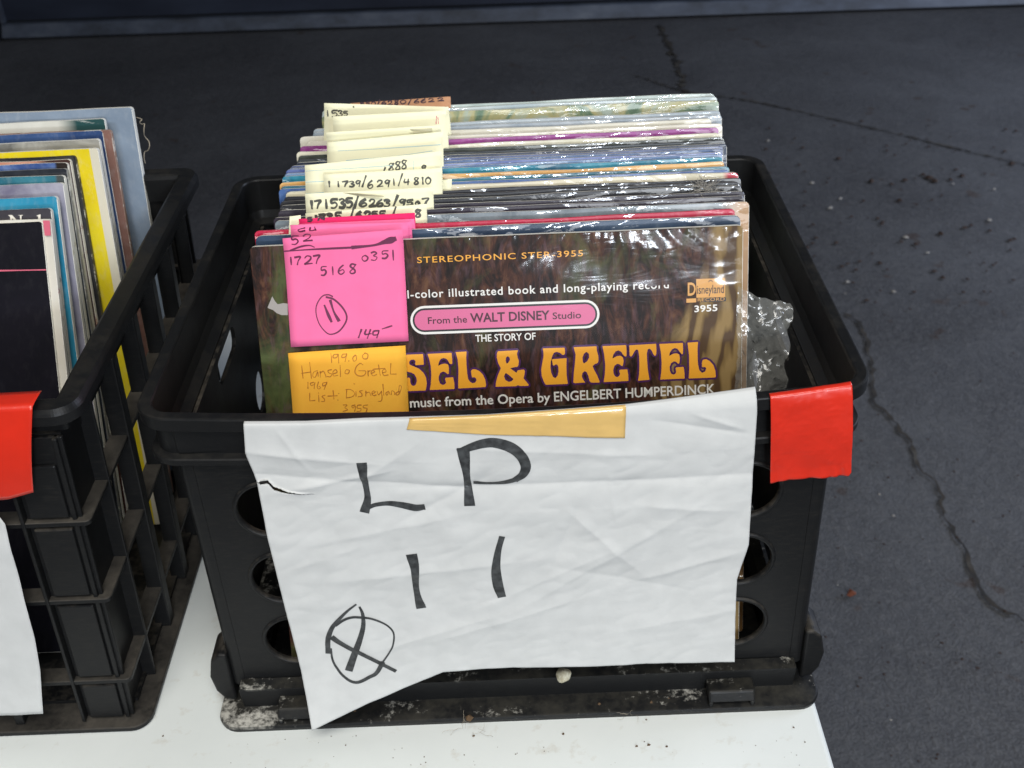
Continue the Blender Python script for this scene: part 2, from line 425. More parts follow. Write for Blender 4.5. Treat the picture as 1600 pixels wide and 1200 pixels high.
# ------------------------------------------------------------------ main crate
HX, HY, H = .2168, .1720, .257
def bow(q):
    q = Vector(q)
    if q.y < 0:
        f = max(0, 1 - (q.x / HX) ** 2); q.z -= .0035 * f * max(0, (q.z - .215) / .042); q.y -= .0080 * f * min(1, -q.y / .12) * max(0, min(1, (q.z - .05) / .2))
    return q
crate = empty('record_crate', (0, 0, 0))
setp(crate, 'black plastic crate with round front holes, packed with records behind the white LP 11 sign', 'crate')
prof = [(.0, .2558), (.0, .2480), (.0006, .2474), (.0058, .2470), (.0064, .2440), (.0068, .2262), (.0025, .2252), (.0018, .2242), (.0018, .2205), (.0030, .2195), (.0135, .2190),
        (.0172, .2195), (.0172, .2212), (.0110, .2240), (.0088, .2300), (.0082, .2555), (.0076, .2566), (.0066, .2570), (.0014, .2570), (.0004, .2566)]
bm_obj('rim', sweep(prof, HX, HY, .020, bow, k=16), M_RIM, crate)
# front label recess: two raised pads beside it
for sx in (-1, 1):
    bm = bmesh.new(); xa, xb = sorted((sx * .1545, sx * .196)); box(bm, xa, xb, -.1682, -.160, .2262, .2472)
    bm_obj('label_stop', bm, M_RIM, crate, bevel=.0018, seg=3)
# front and back walls with a grid of round holes, raised ring around each
BX, BY = .2000, .1637
zs = (.177, .119, .062); xs = [-.149 + i * .0596 for i in range(6)]
zb = .020
outer = [(-BX + .0102, zb), (BX - .0102, zb), (BX - .0102, .2195), (-BX + .0102, .2195)]
V, F = holed_panel(outer, [circle(x, z, .0205) for x in xs for z in zs], .003)
MF = Matrix(((1, 0, 0, 0), (0, 0, -1, 0), (0, 1, 0, 0), (0, 0, 0, 1)))  # local x,y,z -> x, -z, y
def to_front(Y): return Matrix.Translation((0, Y, 0)) @ Matrix(((1, 0, 0, 0), (0, 0, -1, 0), (0, 1, 0, 0), (0, 0, 0, 1)))
panel_obj('front_wall', V, F, M_BLACK, crate, to_front(-BY))
panel_obj('back_wall', V, F, M_BLACK, crate, to_front(BY - .003))
bm = bmesh.new()
for x in xs:
    for z in zs:
        c0 = [(r, y) for r, y in ((.0200, -BY + .001), (.0205, -BY - .0014), (.0222, -BY - .0016), (.0232, -BY - .0002))]
        rings = [[bm.verts.new((x + r * math.cos(6.28319 * i / 32), y, z + r * math.sin(6.28319 * i / 32))) for i in range(32)] for r, y in c0]
        for a, b in zip(rings, rings[1:]):
            for i in range(32): bm.faces.new((a[i], b[i], b[(i + 1) % 32], a[(i + 1) % 32]))
bm_obj('hole_rim', bm, M_BLACK, crate, smooth=True)
outer = [(-BY + .0102, zb), (BY - .0102, zb), (BY - .0102, .2195), (-BY + .0102, .2195)]
hs = [slot(-.054, .006, .196, .2145, .008), circle(.046, .127, .017)]
V, F = holed_panel(outer, hs, .003)
def to_side(X): return Matrix.Translation((X, 0, 0)) @ Matrix(((0, 0, 1, 0), (1, 0, 0, 0), (0, 1, 0, 0), (0, 0, 0, 1)))
panel_obj('side_wall', V, F, M_BLACK, crate, to_side(BX))
panel_obj('side_wall', V, F, M_BLACK, crate, to_side(-BX + .003))
# rounded corner posts
for sx in (-1, 1):
    for sy in (-1, 1):
        bm = bmesh.new()
        ring = [(BX, BY - .010)] + [(BX - .006 + .006 * math.cos(R(a)), BY - .006 + .006 * math.sin(R(a))) for a in range(0, 91, 15)] + [(BX - .010, BY), (BX - .010, BY - .0035), (BX - .0035, BY - .010)]
        lo = [bm.verts.new((sx * x, sy * y, zb)) for x, y in ring]; hi = [bm.verts.new((sx * x, sy * y, .2192)) for x, y in ring]
        k = len(ring)
        for i in range(k): bm.faces.new((lo[i], lo[(i + 1) % k], hi[(i + 1) % k], hi[i]))
        bmesh.ops.recalc_face_normals(bm, faces=bm.faces)
        bm_obj('corner_post', bm, M_BLACK, crate, smooth=False)
# stepped base flange
prof = [(.0250, .0262), (.0165, .0245), (.0163, .0232), (.0172, .0066), (.0150, .0060), (.0022, .0054), (.0008, .0048), (.0, .0030), (.0006, .0002), (.026, .0002), (.03, .006), (.03, .02)]
bm_obj('base_flange', sweep(prof, .2095, .1895, .016), M_DUSTY, crate, smooth=True).modifiers.new('es', 'EDGE_SPLIT').split_angle = R(35)
bm = bmesh.new(); box(bm, -.195, .195, -.160, .160, .0015, .0060); bm_obj('crate_floor', bm, M_BLACK, crate)
for x0, x1 in ((-.166, -.131), (.131, .163)):
    bm = bmesh.new()
    vs = box(bm, x0, x1, -.1880, -.172, .0090, .0170)
    for v in vs[4:6]: v.co.y += .0035
    box(bm, x0, x0 + .0035, -.1878, -.172, .0035, .0092); box(bm, x1 - .0035, x1, -.1878, -.172, .0035, .0092)
    bm_obj('clip', bm, M_DUSTY, crate, bevel=.0016, seg=3)
for sx in (-1, 1):
    bm = bmesh.new()
    ring = [(.1985, .052), (.2040, .0525), (.2100, .047), (.2135, .030), (.2115, .016), (.2070, .008), (.1985, .006)]
    a = [bm.verts.new((sx * x, -.166, z)) for x, z in ring]; b = [bm.verts.new((sx * x, -.140, z)) for x, z in ring]
    bm.faces.new(a); bm.faces.new(list(reversed(b))); k = len(ring)
    for i in range(k): bm.faces.new((a[i], a[(i + 1) % k], b[(i + 1) % k], b[i]))
    bmesh.ops.recalc_face_normals(bm, faces=bm.faces)
    bm_obj('stacking_foot', bm, M_BLACK, crate, bevel=.0022, seg=3)
    for y in (-.10, -.04, .03, .09):
        bm = bmesh.new(); xa, xb = sorted((sx * .2005, sx * .2065)); box(bm, xa, xb, y - .0012, y + .0012, .195, .2195)
        bm_obj('gusset', bm, M_BLACK, crate)

# ------------------------------------------------------------------ record sleeves
def sleeve_mesh(w_, h_, t, r=.0025, bowd=.0015, seed=0, nx=22, nz=10):
    xs_ = [-w_ / 2, -w_ / 2 + r * .15, -w_ / 2 + r * .5, -w_ / 2 + r] + [-w_ / 2 + r + (w_ - 2 * r) * i / nx for i in range(1, nx)] + [w_ / 2 - r, w_ / 2 - r * .5, w_ / 2 - r * .15, w_ / 2]
    rnd = random.Random(seed); ph = rnd.random() * 6; am = rnd.uniform(.0001, .0004)
    V = []; F = []; MI = []; nX = len(xs_); nZ = nz + 1
    def pt(i, j, side):
        x = xs_[i]; dx = max(0, abs(x) - (w_ / 2 - r)); cut = r - math.sqrt(max(0, r * r - dx * dx))
        zt = h_ - cut + am * math.sin(x * 31 + ph) + am * .6 * math.sin(x * 83 + ph * 2); z0 = cut
        z = z0 + (zt - z0) * j / nz
        y = bowd * (1 - (2 * x / w_) ** 2) * (z / h_) + am * 2 * math.sin(x * 22 + ph) * (z / h_) ** 3
        return (x, y + (-t / 2 if side == 0 else t / 2), z)
    for s_ in (0, 1):
        for j in range(nZ):
            for i in range(nX): V.append(pt(i, j, s_))
    q = lambda s_, i, j: s_ * nX * nZ + j * nX + i
    for j in range(nz):
        for i in range(nX - 1):
            F.append((q(0, i, j), q(0, i + 1, j), q(0, i + 1, j + 1), q(0, i, j + 1))); MI.append(0)
            F.append((q(1, i + 1, j), q(1, i, j), q(1, i, j + 1), q(1, i + 1, j + 1))); MI.append(0)
        F.append((q(1, 0, j), q(0, 0, j), q(0, 0, j + 1), q(1, 0, j + 1))); MI.append(1)
        F.append((q(0, nX - 1, j), q(1, nX - 1, j), q(1, nX - 1, j + 1), q(0, nX - 1, j + 1))); MI.append(1)
    for i in range(nX - 1):
        F.append((q(0, i, nz), q(0, i + 1, nz), q(1, i + 1, nz), q(1, i, nz))); MI.append(1)
        F.append((q(1, i, 0), q(1, i + 1, 0), q(0, i + 1, 0), q(0, i, 0))); MI.append(1)
    return V, F, MI
def edge_mat(name, c, worn=(.62, .58, .48)):
    m = mat(name, c, .6); n = N(m)
    c1 = n.mix(n.ramp(n.noise(n.coords((1, 1, 1)), 130, 4, .7), [(.45, 0.0), (.62, 1.0)]), c, worn)
    n.base(n.mix(n.ramp(n.noise(n.coords((1, 1, 1)), 60, 5, .75), [(.36, 0.0), (.43, .95)] if sum(worn) > .95 else [(.54, 0.0), (.62, .8)]), c1, (.82, .80, .72))); return m
def make_sleeve(label, group, top_px, tr_px, lean, fm, em, h_=.314, t=.004, w_=.314, r=.0025, bowd=.001, yaw=0, seed=0, z0=.009, by_corner=False):
    zt = z0 + h_ * math.cos(lean)
    P = at_z(top_px[0], top_px[1], zt); T = at_z(tr_px[0], tr_px[1], zt)
    yt = P.y; xc = T.x - w_ / 2
    root_y = yt - h_ * math.sin(lean)
    V, F, MI = sleeve_mesh(w_, h_, t, r, bowd, seed)
    o = mesh_obj('record_sleeve', V, F, [fm, em], smooth=False, mi=MI)
    o.location = (xc, root_y + t / 2, z0); o.rotation_euler = (-lean, 0, yaw)
    setp(o, label, 'record sleeve', group)
    b = o.modifiers.new('bevel', 'BEVEL'); b.width = .0003; b.segments = 1; b.limit_method = 'ANGLE'; b.angle_limit = R(60)
    # the plane of its front face
    c, s_ = math.cos(lean), math.sin(lean)
    ox = Vector((xc, root_y + t / 2, z0)); rz = Matrix.Rotation(yaw, 3, 'Z'); v = rz @ Vector((0, s_, c)); u = rz @ Vector((1, 0, 0)); nn = u.cross(v)
    pl = Plane(ox + nn * (t / 2), u, v)
    return o, pl

G1 = 'records standing in the crate with the white sign'
W_ = (.74, .72, .62); CREAM = (.72, .68, .52)
def grey(v, b=1.0): return (v, v, v * b)
SPEC = [
 # key, label, y at x=880, TR px, front colours, edge colour, extras
 ('aqua', 'pale aqua and grey sleeve at the very back of the sign crate', 157, (1119, 152), [(.3, (.18, .22, .22)), (.45, (.45, .53, .50)), (.6, (.62, .68, .66)), (.75, (.30, .42, .42))], W_, dict(sx=14, sz=40)),
 ('paleaqua', 'thin pale blue grey sleeve tucked just behind the painted border one', 162, (1122, 157), [(.35, (.28, .36, .40)), (.65, (.52, .58, .58))], W_, {}),
 ('scene', 'sleeve with a blurred green and ochre painted border near the sign crate back', 167, (1125, 162), [(.28, (.05, .09, .06)), (.42, (.12, .20, .12)), (.5, (.42, .38, .18)), (.6, (.35, .42, .34)), (.75, (.50, .58, .55))], W_, dict(sx=22, sz=20)),
 ('greyedge', 'grey blue sleeve with a thick cream top edge behind the off white one', 186, (1129, 180), [(.35, (.22, .27, .32)), (.65, (.42, .47, .50))], CREAM, dict(t=.006)),
 ('mist', 'misty grey blue sleeve squeezed behind the off white crackled one', 191, (1130, 185), [(.35, (.20, .25, .30)), (.65, (.44, .47, .50))], W_, {}),
 ('cream', 'plain off white sleeve in crackled clear wrap behind the purple one', 197, (1114, 192), [(.35, (.58, .55, .45)), (.65, (.72, .69, .60))], W_, {}),
 ('ivory', 'ivory sleeve standing directly behind the magenta purple one', 205, (1131, 198), [(.35, (.60, .56, .46)), (.65, (.70, .67, .58))], W_, {}),
 ('purple', 'magenta purple sleeve with a pale top edge towards the back of the sign crate', 211, (1126, 205), [(.3, (.16, .02, .14)), (.5, (.30, .05, .25)), (.62, (.24, .03, .20)), (.85, (.55, .30, .40))], W_, {}),
 ('cream2', 'narrow cream sleeve standing just in front of the magenta purple one', 220, (1129, 216), [(.35, (.60, .57, .42)), (.65, (.74, .71, .60))], CREAM, {}),
 ('olive', 'dark olive grey sleeve between the narrow cream and the near black ones', 226, (1134, 222), [(.35, (.03, .035, .03)), (.65, (.10, .11, .09))], (.40, .40, .35), {}),
 ('dark', 'near black glossy sleeve just in front of the narrow cream one', 232, (1138, 229), [(.35, (.015, .018, .022)), (.7, (.06, .07, .08))], (.10, .10, .11), {}),
 ('midnight', 'midnight blue sleeve just behind the slate blue one', 237, (1139, 234), [(.35, (.012, .018, .04)), (.65, (.04, .055, .10))], W_, {}),
 ('slate', 'slate blue sleeve with the orange tab note tucked behind it', 241, (1134, 238), [(.35, (.045, .065, .15)), (.65, (.12, .155, .30))], (.50, .55, .62), {}),
 ('denim', 'denim blue sleeve squeezed behind the lilac blue one', 245, (1135, 242), [(.35, (.03, .06, .16)), (.65, (.10, .16, .30))], W_, {}),
 ('lilac', 'lilac blue sleeve between the slate blue and the teal ones', 249, (1132, 247), [(.35, (.06, .09, .27)), (.55, (.16, .21, .43)), (.78, (.5, .55, .68))], (.60, .63, .70), {}),
 ('sky', 'sky blue sleeve just behind the bright teal one', 253, (1134, 250), [(.35, (.07, .14, .30)), (.65, (.20, .30, .46))], W_, {}),
 ('teal', 'bright teal sleeve in front of the lilac blue one', 257, (1132, 253), [(.35, (.01, .10, .18)), (.55, (.02, .22, .32)), (.75, (.10, .36, .44))], (.5, .6, .6), {}),
 ('orange', 'sleeve with a thin orange top stripe between two teal ones', 266, (1136, 261), [(.35, (.55, .28, .07)), (.65, (.72, .42, .15))], (.72, .50, .25), {}),
 ('navyteal', 'dark teal sleeve just in front of the orange striped one', 273, (1144, 268), [(.35, (.01, .06, .10)), (.6, (.02, .17, .24)), (.8, (.15, .3, .36))], (.3, .4, .42), {}),
 ('blue', 'royal blue sleeve just behind the thick cream and red one', 278, (1141, 272), [(.35, (.02, .05, .17)), (.65, (.07, .15, .36))], (.55, .56, .52), {}),
 ('creamred', 'thick cream sleeve with a red right end in the middle of the sign crate', 283, (1157, 275), [(.35, (.62, .56, .40)), (.65, (.72, .67, .52))], CREAM, dict(tint_right=(.146, .150, (.50, .05, .08)), t=.005)),
 ('black', 'black shrink wrapped sleeve reflecting the daylight under the grey dust tuft', 291, (1160, 285), [(.35, (.008, .008, .011)), (.7, (.025, .025, .034))], (.20, .19, .18), dict(coat=1.0)),
 ('graphite', 'graphite wrapped sleeve directly in front of the dust tuft', 297, (1158, 290), [(.35, (.009, .009, .012)), (.7, (.03, .03, .036))], (.25, .24, .23), dict(coat=1.0)),
 ('black2', 'matt black sleeve in front of the one carrying the dust tuft', 303, (1162, 294), [(.35, (.014, .014, .018)), (.7, (.04, .04, .045))], (.45, .43, .36), {}),
 ('plum', 'dark plum grey sleeve with a bold cream top edge', 312, (1165, 306), [(.35, (.016, .012, .021)), (.7, (.055, .046, .066))], CREAM, dict(coat=.9)),
 ('aubergine', 'aubergine sleeve between the cream topped plum and silver grey ones', 320, (1167, 314), [(.35, (.014, .009, .018)), (.7, (.05, .036, .058))], (.35, .33, .32), dict(coat=1.0)),
 ('silver', 'silver grey sleeve with a tan right end behind the red one', 328, (1172, 322), [(.35, (.10, .13, .15)), (.6, (.24, .28, .31)), (.8, (.38, .36, .34))], (.55, .50, .42), dict(tint_right=(.138, .150, (.36, .20, .08)), coat=.9)),
 ('red', 'crimson red sleeve third from the front of the sign crate', 341, (1152, 335), [(.3, (.38, .008, .035)), (.7, (.55, .02, .07))], (.55, .10, .13), {}),
 ('navy', 'worn navy blue sleeve directly behind the brown forest cover', 350, (1160, 344), [(.3, (.012, .025, .055)), (.6, (.035, .065, .12)), (.85, (.20, .25, .30))], (.50, .47, .38), dict(r=.004)),
]
PL = {}; OB = {}
ns = len(SPEC)
for i, (key, label, yy, tr, stops, ec, ex) in enumerate(SPEC):
    ex = dict(ex); tt = ex.pop('t', random.uniform(.0028, .0040)); rr = ex.pop('r', .0028)
    lean = R(16.0 + (18.3 - 16.0) * i / ns)
    fm = print_mat('print_' + key, stops, seed=i + 1, bump=.5, **ex)
    em = edge_mat('edge_' + key, tuple(c * .8 for c in ec), ec)
    OB[key], PL[key] = make_sleeve(label, G1, (880, yy), tr, lean, fm, em, t=tt, r=rr, bowd=random.uniform(-.0004, .0008), seed=i, yaw=random.uniform(-.007, .007))

# front sleeve: brown painted forest
mfr = mat('print_forest', (.05, .03, .02), .5, .2); n = N(mfr)
tc = n.new('ShaderNodeTexCoord'); sp = n.new('ShaderNodeSeparateXYZ'); n.link(tc.outputs['Object'], sp.inputs[0])
st1 = n.noise(n.coords((58, 1, 20), rot=(0, .18, 0)), 1.0, 7, .68, 2.6); st2 = n.noise(n.coords((30, 1, 22), loc=(4, 0, 2)), 1.0, 6, .6, .8); st3 = n.noise(n.coords((240, 1, 60), rot=(0, .25, 0)), 1.0, 4, .6, .6)
c = n.ramp(st1, [(.34, (.003, .002, .002)), (.46, (.018, .0075, .005)), (.56, (.055, .019, .011)), (.68, (.12, .055, .028))])
mr = n.new('ShaderNodeMapRange'); mr.inputs[1].default_value = -.06; mr.inputs[2].default_value = -.15; n.link(sp.outputs[0], mr.inputs[0])
c = n.mix(n.math('MULTIPLY', n.ramp(st2, [(.40, 0.0), (.62, 1.0)]), mr.outputs[0]), c, (.070, .095, .030))
c = n.mix(n.math('MULTIPLY', n.ramp(st2, [(.54, 0.0), (.68, 1.0)]), .7), c, (.080, .085, .030))
c = n.mix(n.math('MULTIPLY', n.ramp(st3, [(.52, 0.0), (.70, 1.0)]), .45), c, (.11, .06, .075))
# ochre trunk low on the right side
tx = n.math('ADD', n.math('MULTIPLY', sp.outputs[0], 1.0), n.math('MULTIPLY', n.math('SUBTRACT', .30, sp.outputs[2]), .35))
mr2 = n.new('ShaderNodeMapRange'); mr2.inputs[1].default_value = .128; mr2.inputs[2].default_value = .142
n.link(n.math('ADD', tx, n.math('MULTIPLY', n.math('SUBTRACT', st2, .5), .05)), mr2.inputs[0])
wv = n.new('ShaderNodeTexWave'); wv.inputs['Scale'].default_value = 20; wv.inputs['Distortion'].default_value = 13; wv.inputs['Detail'].default_value = 3; wv.inputs['Detail Scale'].default_value = 1.5
n.link(n.coords((1.6, .1, .35), rot=(0, -.25, 0)), wv.inputs['Vector'])
oc = n.ramp(wv.outputs['Fac'], [(.15, (.075, .042, .020)), (.40, (.16, .10, .036)), (.85, (.25, .165, .065))])
c = n.mix(mr2.outputs[0], c, oc); n.base(c)
em = edge_mat('edge_forest', (.55, .45, .40), (.70, .66, .58))
LEAN0 = R(18.5)
front, FP = make_sleeve('brown forest record cover with yellow title, foremost in the sign crate', G1, (780, 371), (1161, 354), LEAN0, mfr, em, t=.006, r=.003, bowd=0.0, seed=99, w_=.3145)
front.name = 'record_sleeve'

# lettering on the cover
def L_ink(name, c, rough=.4): return mat(name, c, rough, .4)
M_W = L_ink('white_print', (.74, .72, .68)); M_O = L_ink('orange_print', (.80, .36, .025)); M_PU = L_ink('purple_print', (.060, .012, .085))
M_PK = L_ink('pink_print', (.62, .13, .27)); M_K = L_ink('black_print', (.010, .008, .008)); M_MAR = L_ink('maroon_print', (.05, .006, .016)); M_DR = L_ink('dark_orange_print', (.62, .30, .06))
M_GREYP = L_ink('pale_bird_print', (.34, .31, .29)); M_PKR = L_ink('rose_print', (.60, .12, .18)); M_CREAMP = L_ink('cream_print', (.70, .66, .58))
def text(name, s_, pl, a, b, cap, m, parent, bold=0.0, space=1.0, off=.00022, fit=True):
    cu = bpy.data.curves.new(name, 'FONT'); cu.body = s_; cu.size = 1.0; cu.offset = bold; cu.space_character = space; cu.resolution_u = 3
    tmp = bpy.data.objects.new(name, cu); COL.objects.link(tmp)
    dg = bpy.context.evaluated_depsgraph_get(); me = bpy.data.meshes.new_from_object(tmp.evaluated_get(dg))
    bpy.data.objects.remove(tmp); 
    vs = [v.co.copy() for v in me.vertices]; fs = [tuple(p.vertices) for p in me.polygons]; bpy.data.meshes.remove(me)
    x0 = min(v.x for v in vs); x1 = max(v.x for v in vs)
    A = Vector(pl.px(*a)); B = Vector(pl.px(*b)); d = (B - A); Ln = d.length; d.normalize(); up = Vector((-d.y, d.x))
    C = Vector(pl.px(a[0], a[1] - cap)); hh = (C - A).length
    sx = Ln / (x1 - x0); sy = hh / .70
    V = [pl.at(A + d * ((v.x - x0) * sx) + up * (v.y * sy), off) for v in vs]
    return wmesh(name, V, fs, m, parent)
def poly(name, loops, pl, m, parent, off):
    uv = [[Vector(pl.px(*p)) for p in l] for l in loops]
    tri = tessellate_polygon([[Vector((q.x, q.y, 0)) for q in l] for l in uv]); fl = [q for l in uv for q in l]
    return wmesh(name, [pl.at(q, off) for q in fl], [tuple(t) for t in tri], m, parent)
text('lettering', 'STEREOPHONIC STER-3955', FP, (652, 411), (911, 400), 9.5, M_O, front, .006, 1.15)
text('lettering', 'l-color illustrated book and long-playing record', FP, (637, 466), (1045, 450), 12.5, M_W, front, .012, 1.12)
pc = [(663, 500.2), (915, 490.6)]
def pill(rv):
    out = []
    dx, dy = pc[1][0] - pc[0][0], pc[1][1] - pc[0][1]; ang = math.atan2(dy, dx)
    for (cx, cy), a0 in ((pc[1], -90), (pc[0], 90)):
        for i in range(13):
            a = R(a0 + 180 * i / 12) + ang; out.append((cx + rv * .98 * math.cos(a), cy + rv * math.sin(a)))
    return out
poly('pill_border', [pill(22.2)], FP, M_W, front, .00016)
poly('pill_outline', [pill(18.6)], FP, M_K, front, .00026)
poly('pill_panel', [pill(15.6)], FP, M_PK, front, .00036)
text('lettering', 'From the', FP, (669, 506), (730, 503.5), 10.5, M_MAR, front, .010, off=.00048)
text('lettering', 'WALT DISNEY', FP, (735, 503.5), (859, 498.8), 14, M_MAR, front, .022, off=.00048)
text('lettering', 'Studio', FP, (863.5, 498.5), (908, 496.8), 10.5, M_MAR, front, .010, off=.00048)
text('lettering', 'THE STORY OF', FP, (743, 534), (837, 530.5), 11, M_W, front, .012)
text('lettering', 'music from the Opera by', FP, (641, 636.5), (860, 627.5), 14.5, M_W, front, .016)
text('lettering', 'ENGELBERT HUMPERDINCK', FP, (866, 627), (1117, 614.5), 15, M_W, front, .014)
text('lettering', '3955', FP, (1085, 487.5), (1121, 485.5), 10, M_W, front, .022, 1.05)
poly('logo_panel', [[(1087.7, 435.9), (1132.9, 434.3), (1132.9, 463.8), (1088.1, 465.2)]], FP, M_DR, front, .00020)
poly('logo_bar', [[(1072.4, 466.6), (1134.2, 464.6), (1134.2, 470.6), (1072.4, 472.9)]], FP, M_K, front, .00016)
poly('logo_block', [[(1072.4, 466.6), (1087.8, 466.0), (1087.8, 472.3), (1072.4, 472.9)]], FP, M_DR, front, .00024)
text('lettering', 'isneyland', FP, (1089, 459), (1131, 457.5), 13.5, M_K, front, .004, off=.00034)
text('lettering', 'D', FP, (1074.5, 461.5), (1087, 461), 20, M_DR, front, .02, off=.00034)
text('lettering', 'RECORD', FP, (1090, 470.9), (1132, 469.3), 5, M_DR, front, .0, 1.1, off=.00034)
ik = Ink(); ink_px(ik, FP, [[(1107, 440.5), (1110, 437.5), (1113.5, 440.2)]], .0005, .0003, n=2); ik.build('logo_mark', M_K, front)
bird = [(85, 500), (112, 508), (132, 524), (152, 528), (150, 505), (158, 500), (176, 532), (190, 548), (222, 542), (246, 545), (246, 585), (246, 608), (212, 608), (185, 597), (165, 580), (138, 570), (128, 552), (108, 526)]
poly('bird_print', [[(380 + x / 3.529, 320 + y / 3.529) for x, y in bird]], FP, M_GREYP, front, .00016)

T1 = lambda l: [(630 + x / 10, 530 + y / 10) for x, y in l]
T2 = lambda l: [(770 + x / 8.889, 520 + y / 8.889) for x, y in l]
T3 = lambda l: [(930 + x / 8, 510 + y / 8) for x, y in l]
TITLE = [
 (T1, [[(60,240),(310,230),(318,320),(322,395),(200,405),(183,388),(195,355),(185,325),(150,313),(112,325),(92,358),(100,395),(180,430),(250,460),(320,525),(358,600),(370,690),(352,798),(95,808),(0,812),(0,600),(95,598),(110,615),(112,680),(130,715),(160,730),(195,712),(215,650),(205,595),(175,545),(130,520),(80,510),(0,470),(-40,400),(-20,280)]]),
 (T1, [[(380,228),(755,210),(765,300),(768,380),(745,390),(722,375),(700,330),(670,302),(630,292),(590,305),(560,350),(545,415),(600,388),(650,378),(700,392),(715,440),(712,540),(690,542),(665,515),(620,503),(580,525),(556,575),(555,630),(575,690),(615,715),(650,705),(672,675),(655,620),(660,600),(780,592),(800,690),(802,775),(415,792),(432,700),(440,560),(432,420),(405,300)]]),
 (T1, [[(820,200),(990,190),(985,280),(990,400),(1000,530),(1015,620),(1045,665),(1085,685),(1125,675),(1148,640),(1135,605),(1110,590),(1075,598),(1065,540),(1060,490),(1085,468),(1130,468),(1190,495),(1245,550),(1282,630),(1295,710),(1285,745),(860,768),(860,650),(865,480),(852,320)]]),
 (T2, [[(70,255),(350,240),(335,290),(345,340),(362,390),(355,450),(345,468),(240,488),(280,520),(330,555),(345,520),(430,508),(445,525),(440,580),(425,630),(460,670),(500,720),(490,735),(375,737),(350,722),(325,740),(38,748),(45,680),(70,590),(112,490),(75,420),(55,340),(58,285)],
       [(205,322),(235,340),(238,375),(210,420),(190,425),(178,385),(185,340)], [(180,555),(230,590),(288,640),(260,672),(220,680),(175,655),(155,600)]]),
 (T2, [[(692,215),(995,205),(1003,250),(1000,290),(985,308),(965,305),(940,280),(890,262),(850,275),(825,320),(805,400),(800,480),(810,550),(835,610),(870,628),(900,595),(912,540),(910,470),(895,440),(870,435),(850,455),(835,450),(820,365),(1025,350),(1022,450),(1025,580),(1042,708),(735,720),(710,680),(680,600),(672,510),(690,400),(705,320),(703,260)]]),
 (T2, [[(1122,198),(1440,185),(1445,250),(1465,320),(1468,380),(1455,420),(1420,430),(1385,460),(1410,520),(1450,590),(1485,680),(1475,690),(1365,690),(1345,670),(1325,590),(1300,540),(1275,530),(1245,555),(1235,600),(1255,650),(1285,688),(1140,698),(1118,690),(1125,560),(1140,420),(1150,300)], [(1300,262),(1335,290),(1338,340),(1310,395),(1265,425),(1250,400),(1245,340),(1265,290)]]),
 (T3, [[(90,245),(385,232),(392,300),(390,370),(372,375),(350,355),(325,315),(290,298),(255,310),(225,350),(215,400),(270,370),(315,365),(345,385),(355,430),(345,492),(330,495),(305,472),(275,465),(240,490),(225,540),(230,590),(250,625),(280,632),(305,610),(310,590),(298,550),(310,540),(400,535),(412,600),(415,680),(105,695),(120,600),(125,480),(112,350)]]),
 (T3, [[(425,235),(760,215),(765,280),(762,350),(745,368),(725,345),(705,300),(680,275),(655,285),(645,340),(650,450),(658,550),(678,665),(535,678),(548,600),(552,480),(548,360),(535,290),(510,287),(490,310),(465,360),(445,380),(430,360)]]),
 (T3, [[(800,218),(1095,205),(1098,280),(1095,345),(1080,345),(1055,315),(1030,280),(995,268),(960,285),(935,320),(922,368),(975,340),(1020,335),(1050,350),(1058,400),(1050,462),(1035,465),(1010,440),(985,435),(950,455),(930,500),(932,550),(950,590),(980,602),(1005,588),(1012,560),(1002,525),(1010,510),(1105,505),(1115,580),(1117,650),(812,663),(825,570),(830,450),(820,320)]]),
 (T3, [[(1152,202),(1285,192),(1278,270),(1280,400),(1285,480),(1300,545),(1335,580),(1375,560),(1388,520),(1370,505),(1335,508),(1332,450),(1345,415),(1385,408),(1430,430),(1475,480),(1500,550),(1508,625),(1495,637),(1168,650),(1175,520),(1172,350)]]),
]
def chaikin(l):
    out = []
    for i in range(len(l)):
        a = Vector(l[i]); b = Vector(l[(i + 1) % len(l)]); d = (b - a).length
        t = min(.25, .5 / max(d, .01) if d > 4 else .25)
        out += [tuple(a.lerp(b, t)), tuple(a.lerp(b, 1 - t))]
    return out
for T, loops in TITLE:
    LP = [chaikin(T(l)) for l in loops]
    o = poly('title_letter', LP, FP, M_O, front, .00034)
    ik = Ink()
    for l in LP: ik.stroke([Vector(FP.px(*p)) for p in l], .0026, lambda q: FP.at(q, .00022), closed=True)
    ik.build('letter_outline', M_PU, o)
# clear wrap over the cover: crumpled film, torn open at the upper left
mfilm = bpy.data.materials.new('clear_wrap_film'); mfilm.use_nodes = True; t = mfilm.node_tree; t.nodes.clear()
out = t.nodes.new('ShaderNodeOutputMaterial'); mx = t.nodes.new('ShaderNodeMixShader'); tr_ = t.nodes.new('ShaderNodeBsdfTransparent'); gl = t.nodes.new('ShaderNodeBsdfGlossy')
fr = t.nodes.new('ShaderNodeLayerWeight'); fr.inputs[0].default_value = .5; gl.inputs['Roughness'].default_value = .09
tcn = t.nodes.new('ShaderNodeTexCoord')
def film_noise(scale, rot, sc, dist, det):
    mp = t.nodes.new('ShaderNodeMapping'); mp.inputs['Scale'].default_value = scale; mp.inputs['Rotation'].default_value = rot
    t.links.new(tcn.outputs['Object'], mp.inputs[0]); nz = t.nodes.new('ShaderNodeTexNoise'); nz.inputs['Scale'].default_value = sc; nz.inputs['Detail'].default_value = det; nz.inputs['Distortion'].default_value = dist
    t.links.new(mp.outputs[0], nz.inputs['Vector']); return nz.outputs['Fac']
f1 = film_noise((6, 1, 18), (0, .12, 0), 2.2, 1.6, 3); f2 = film_noise((30, 1, 8), (0, -.3, 0), 2.0, 2.0, 3)
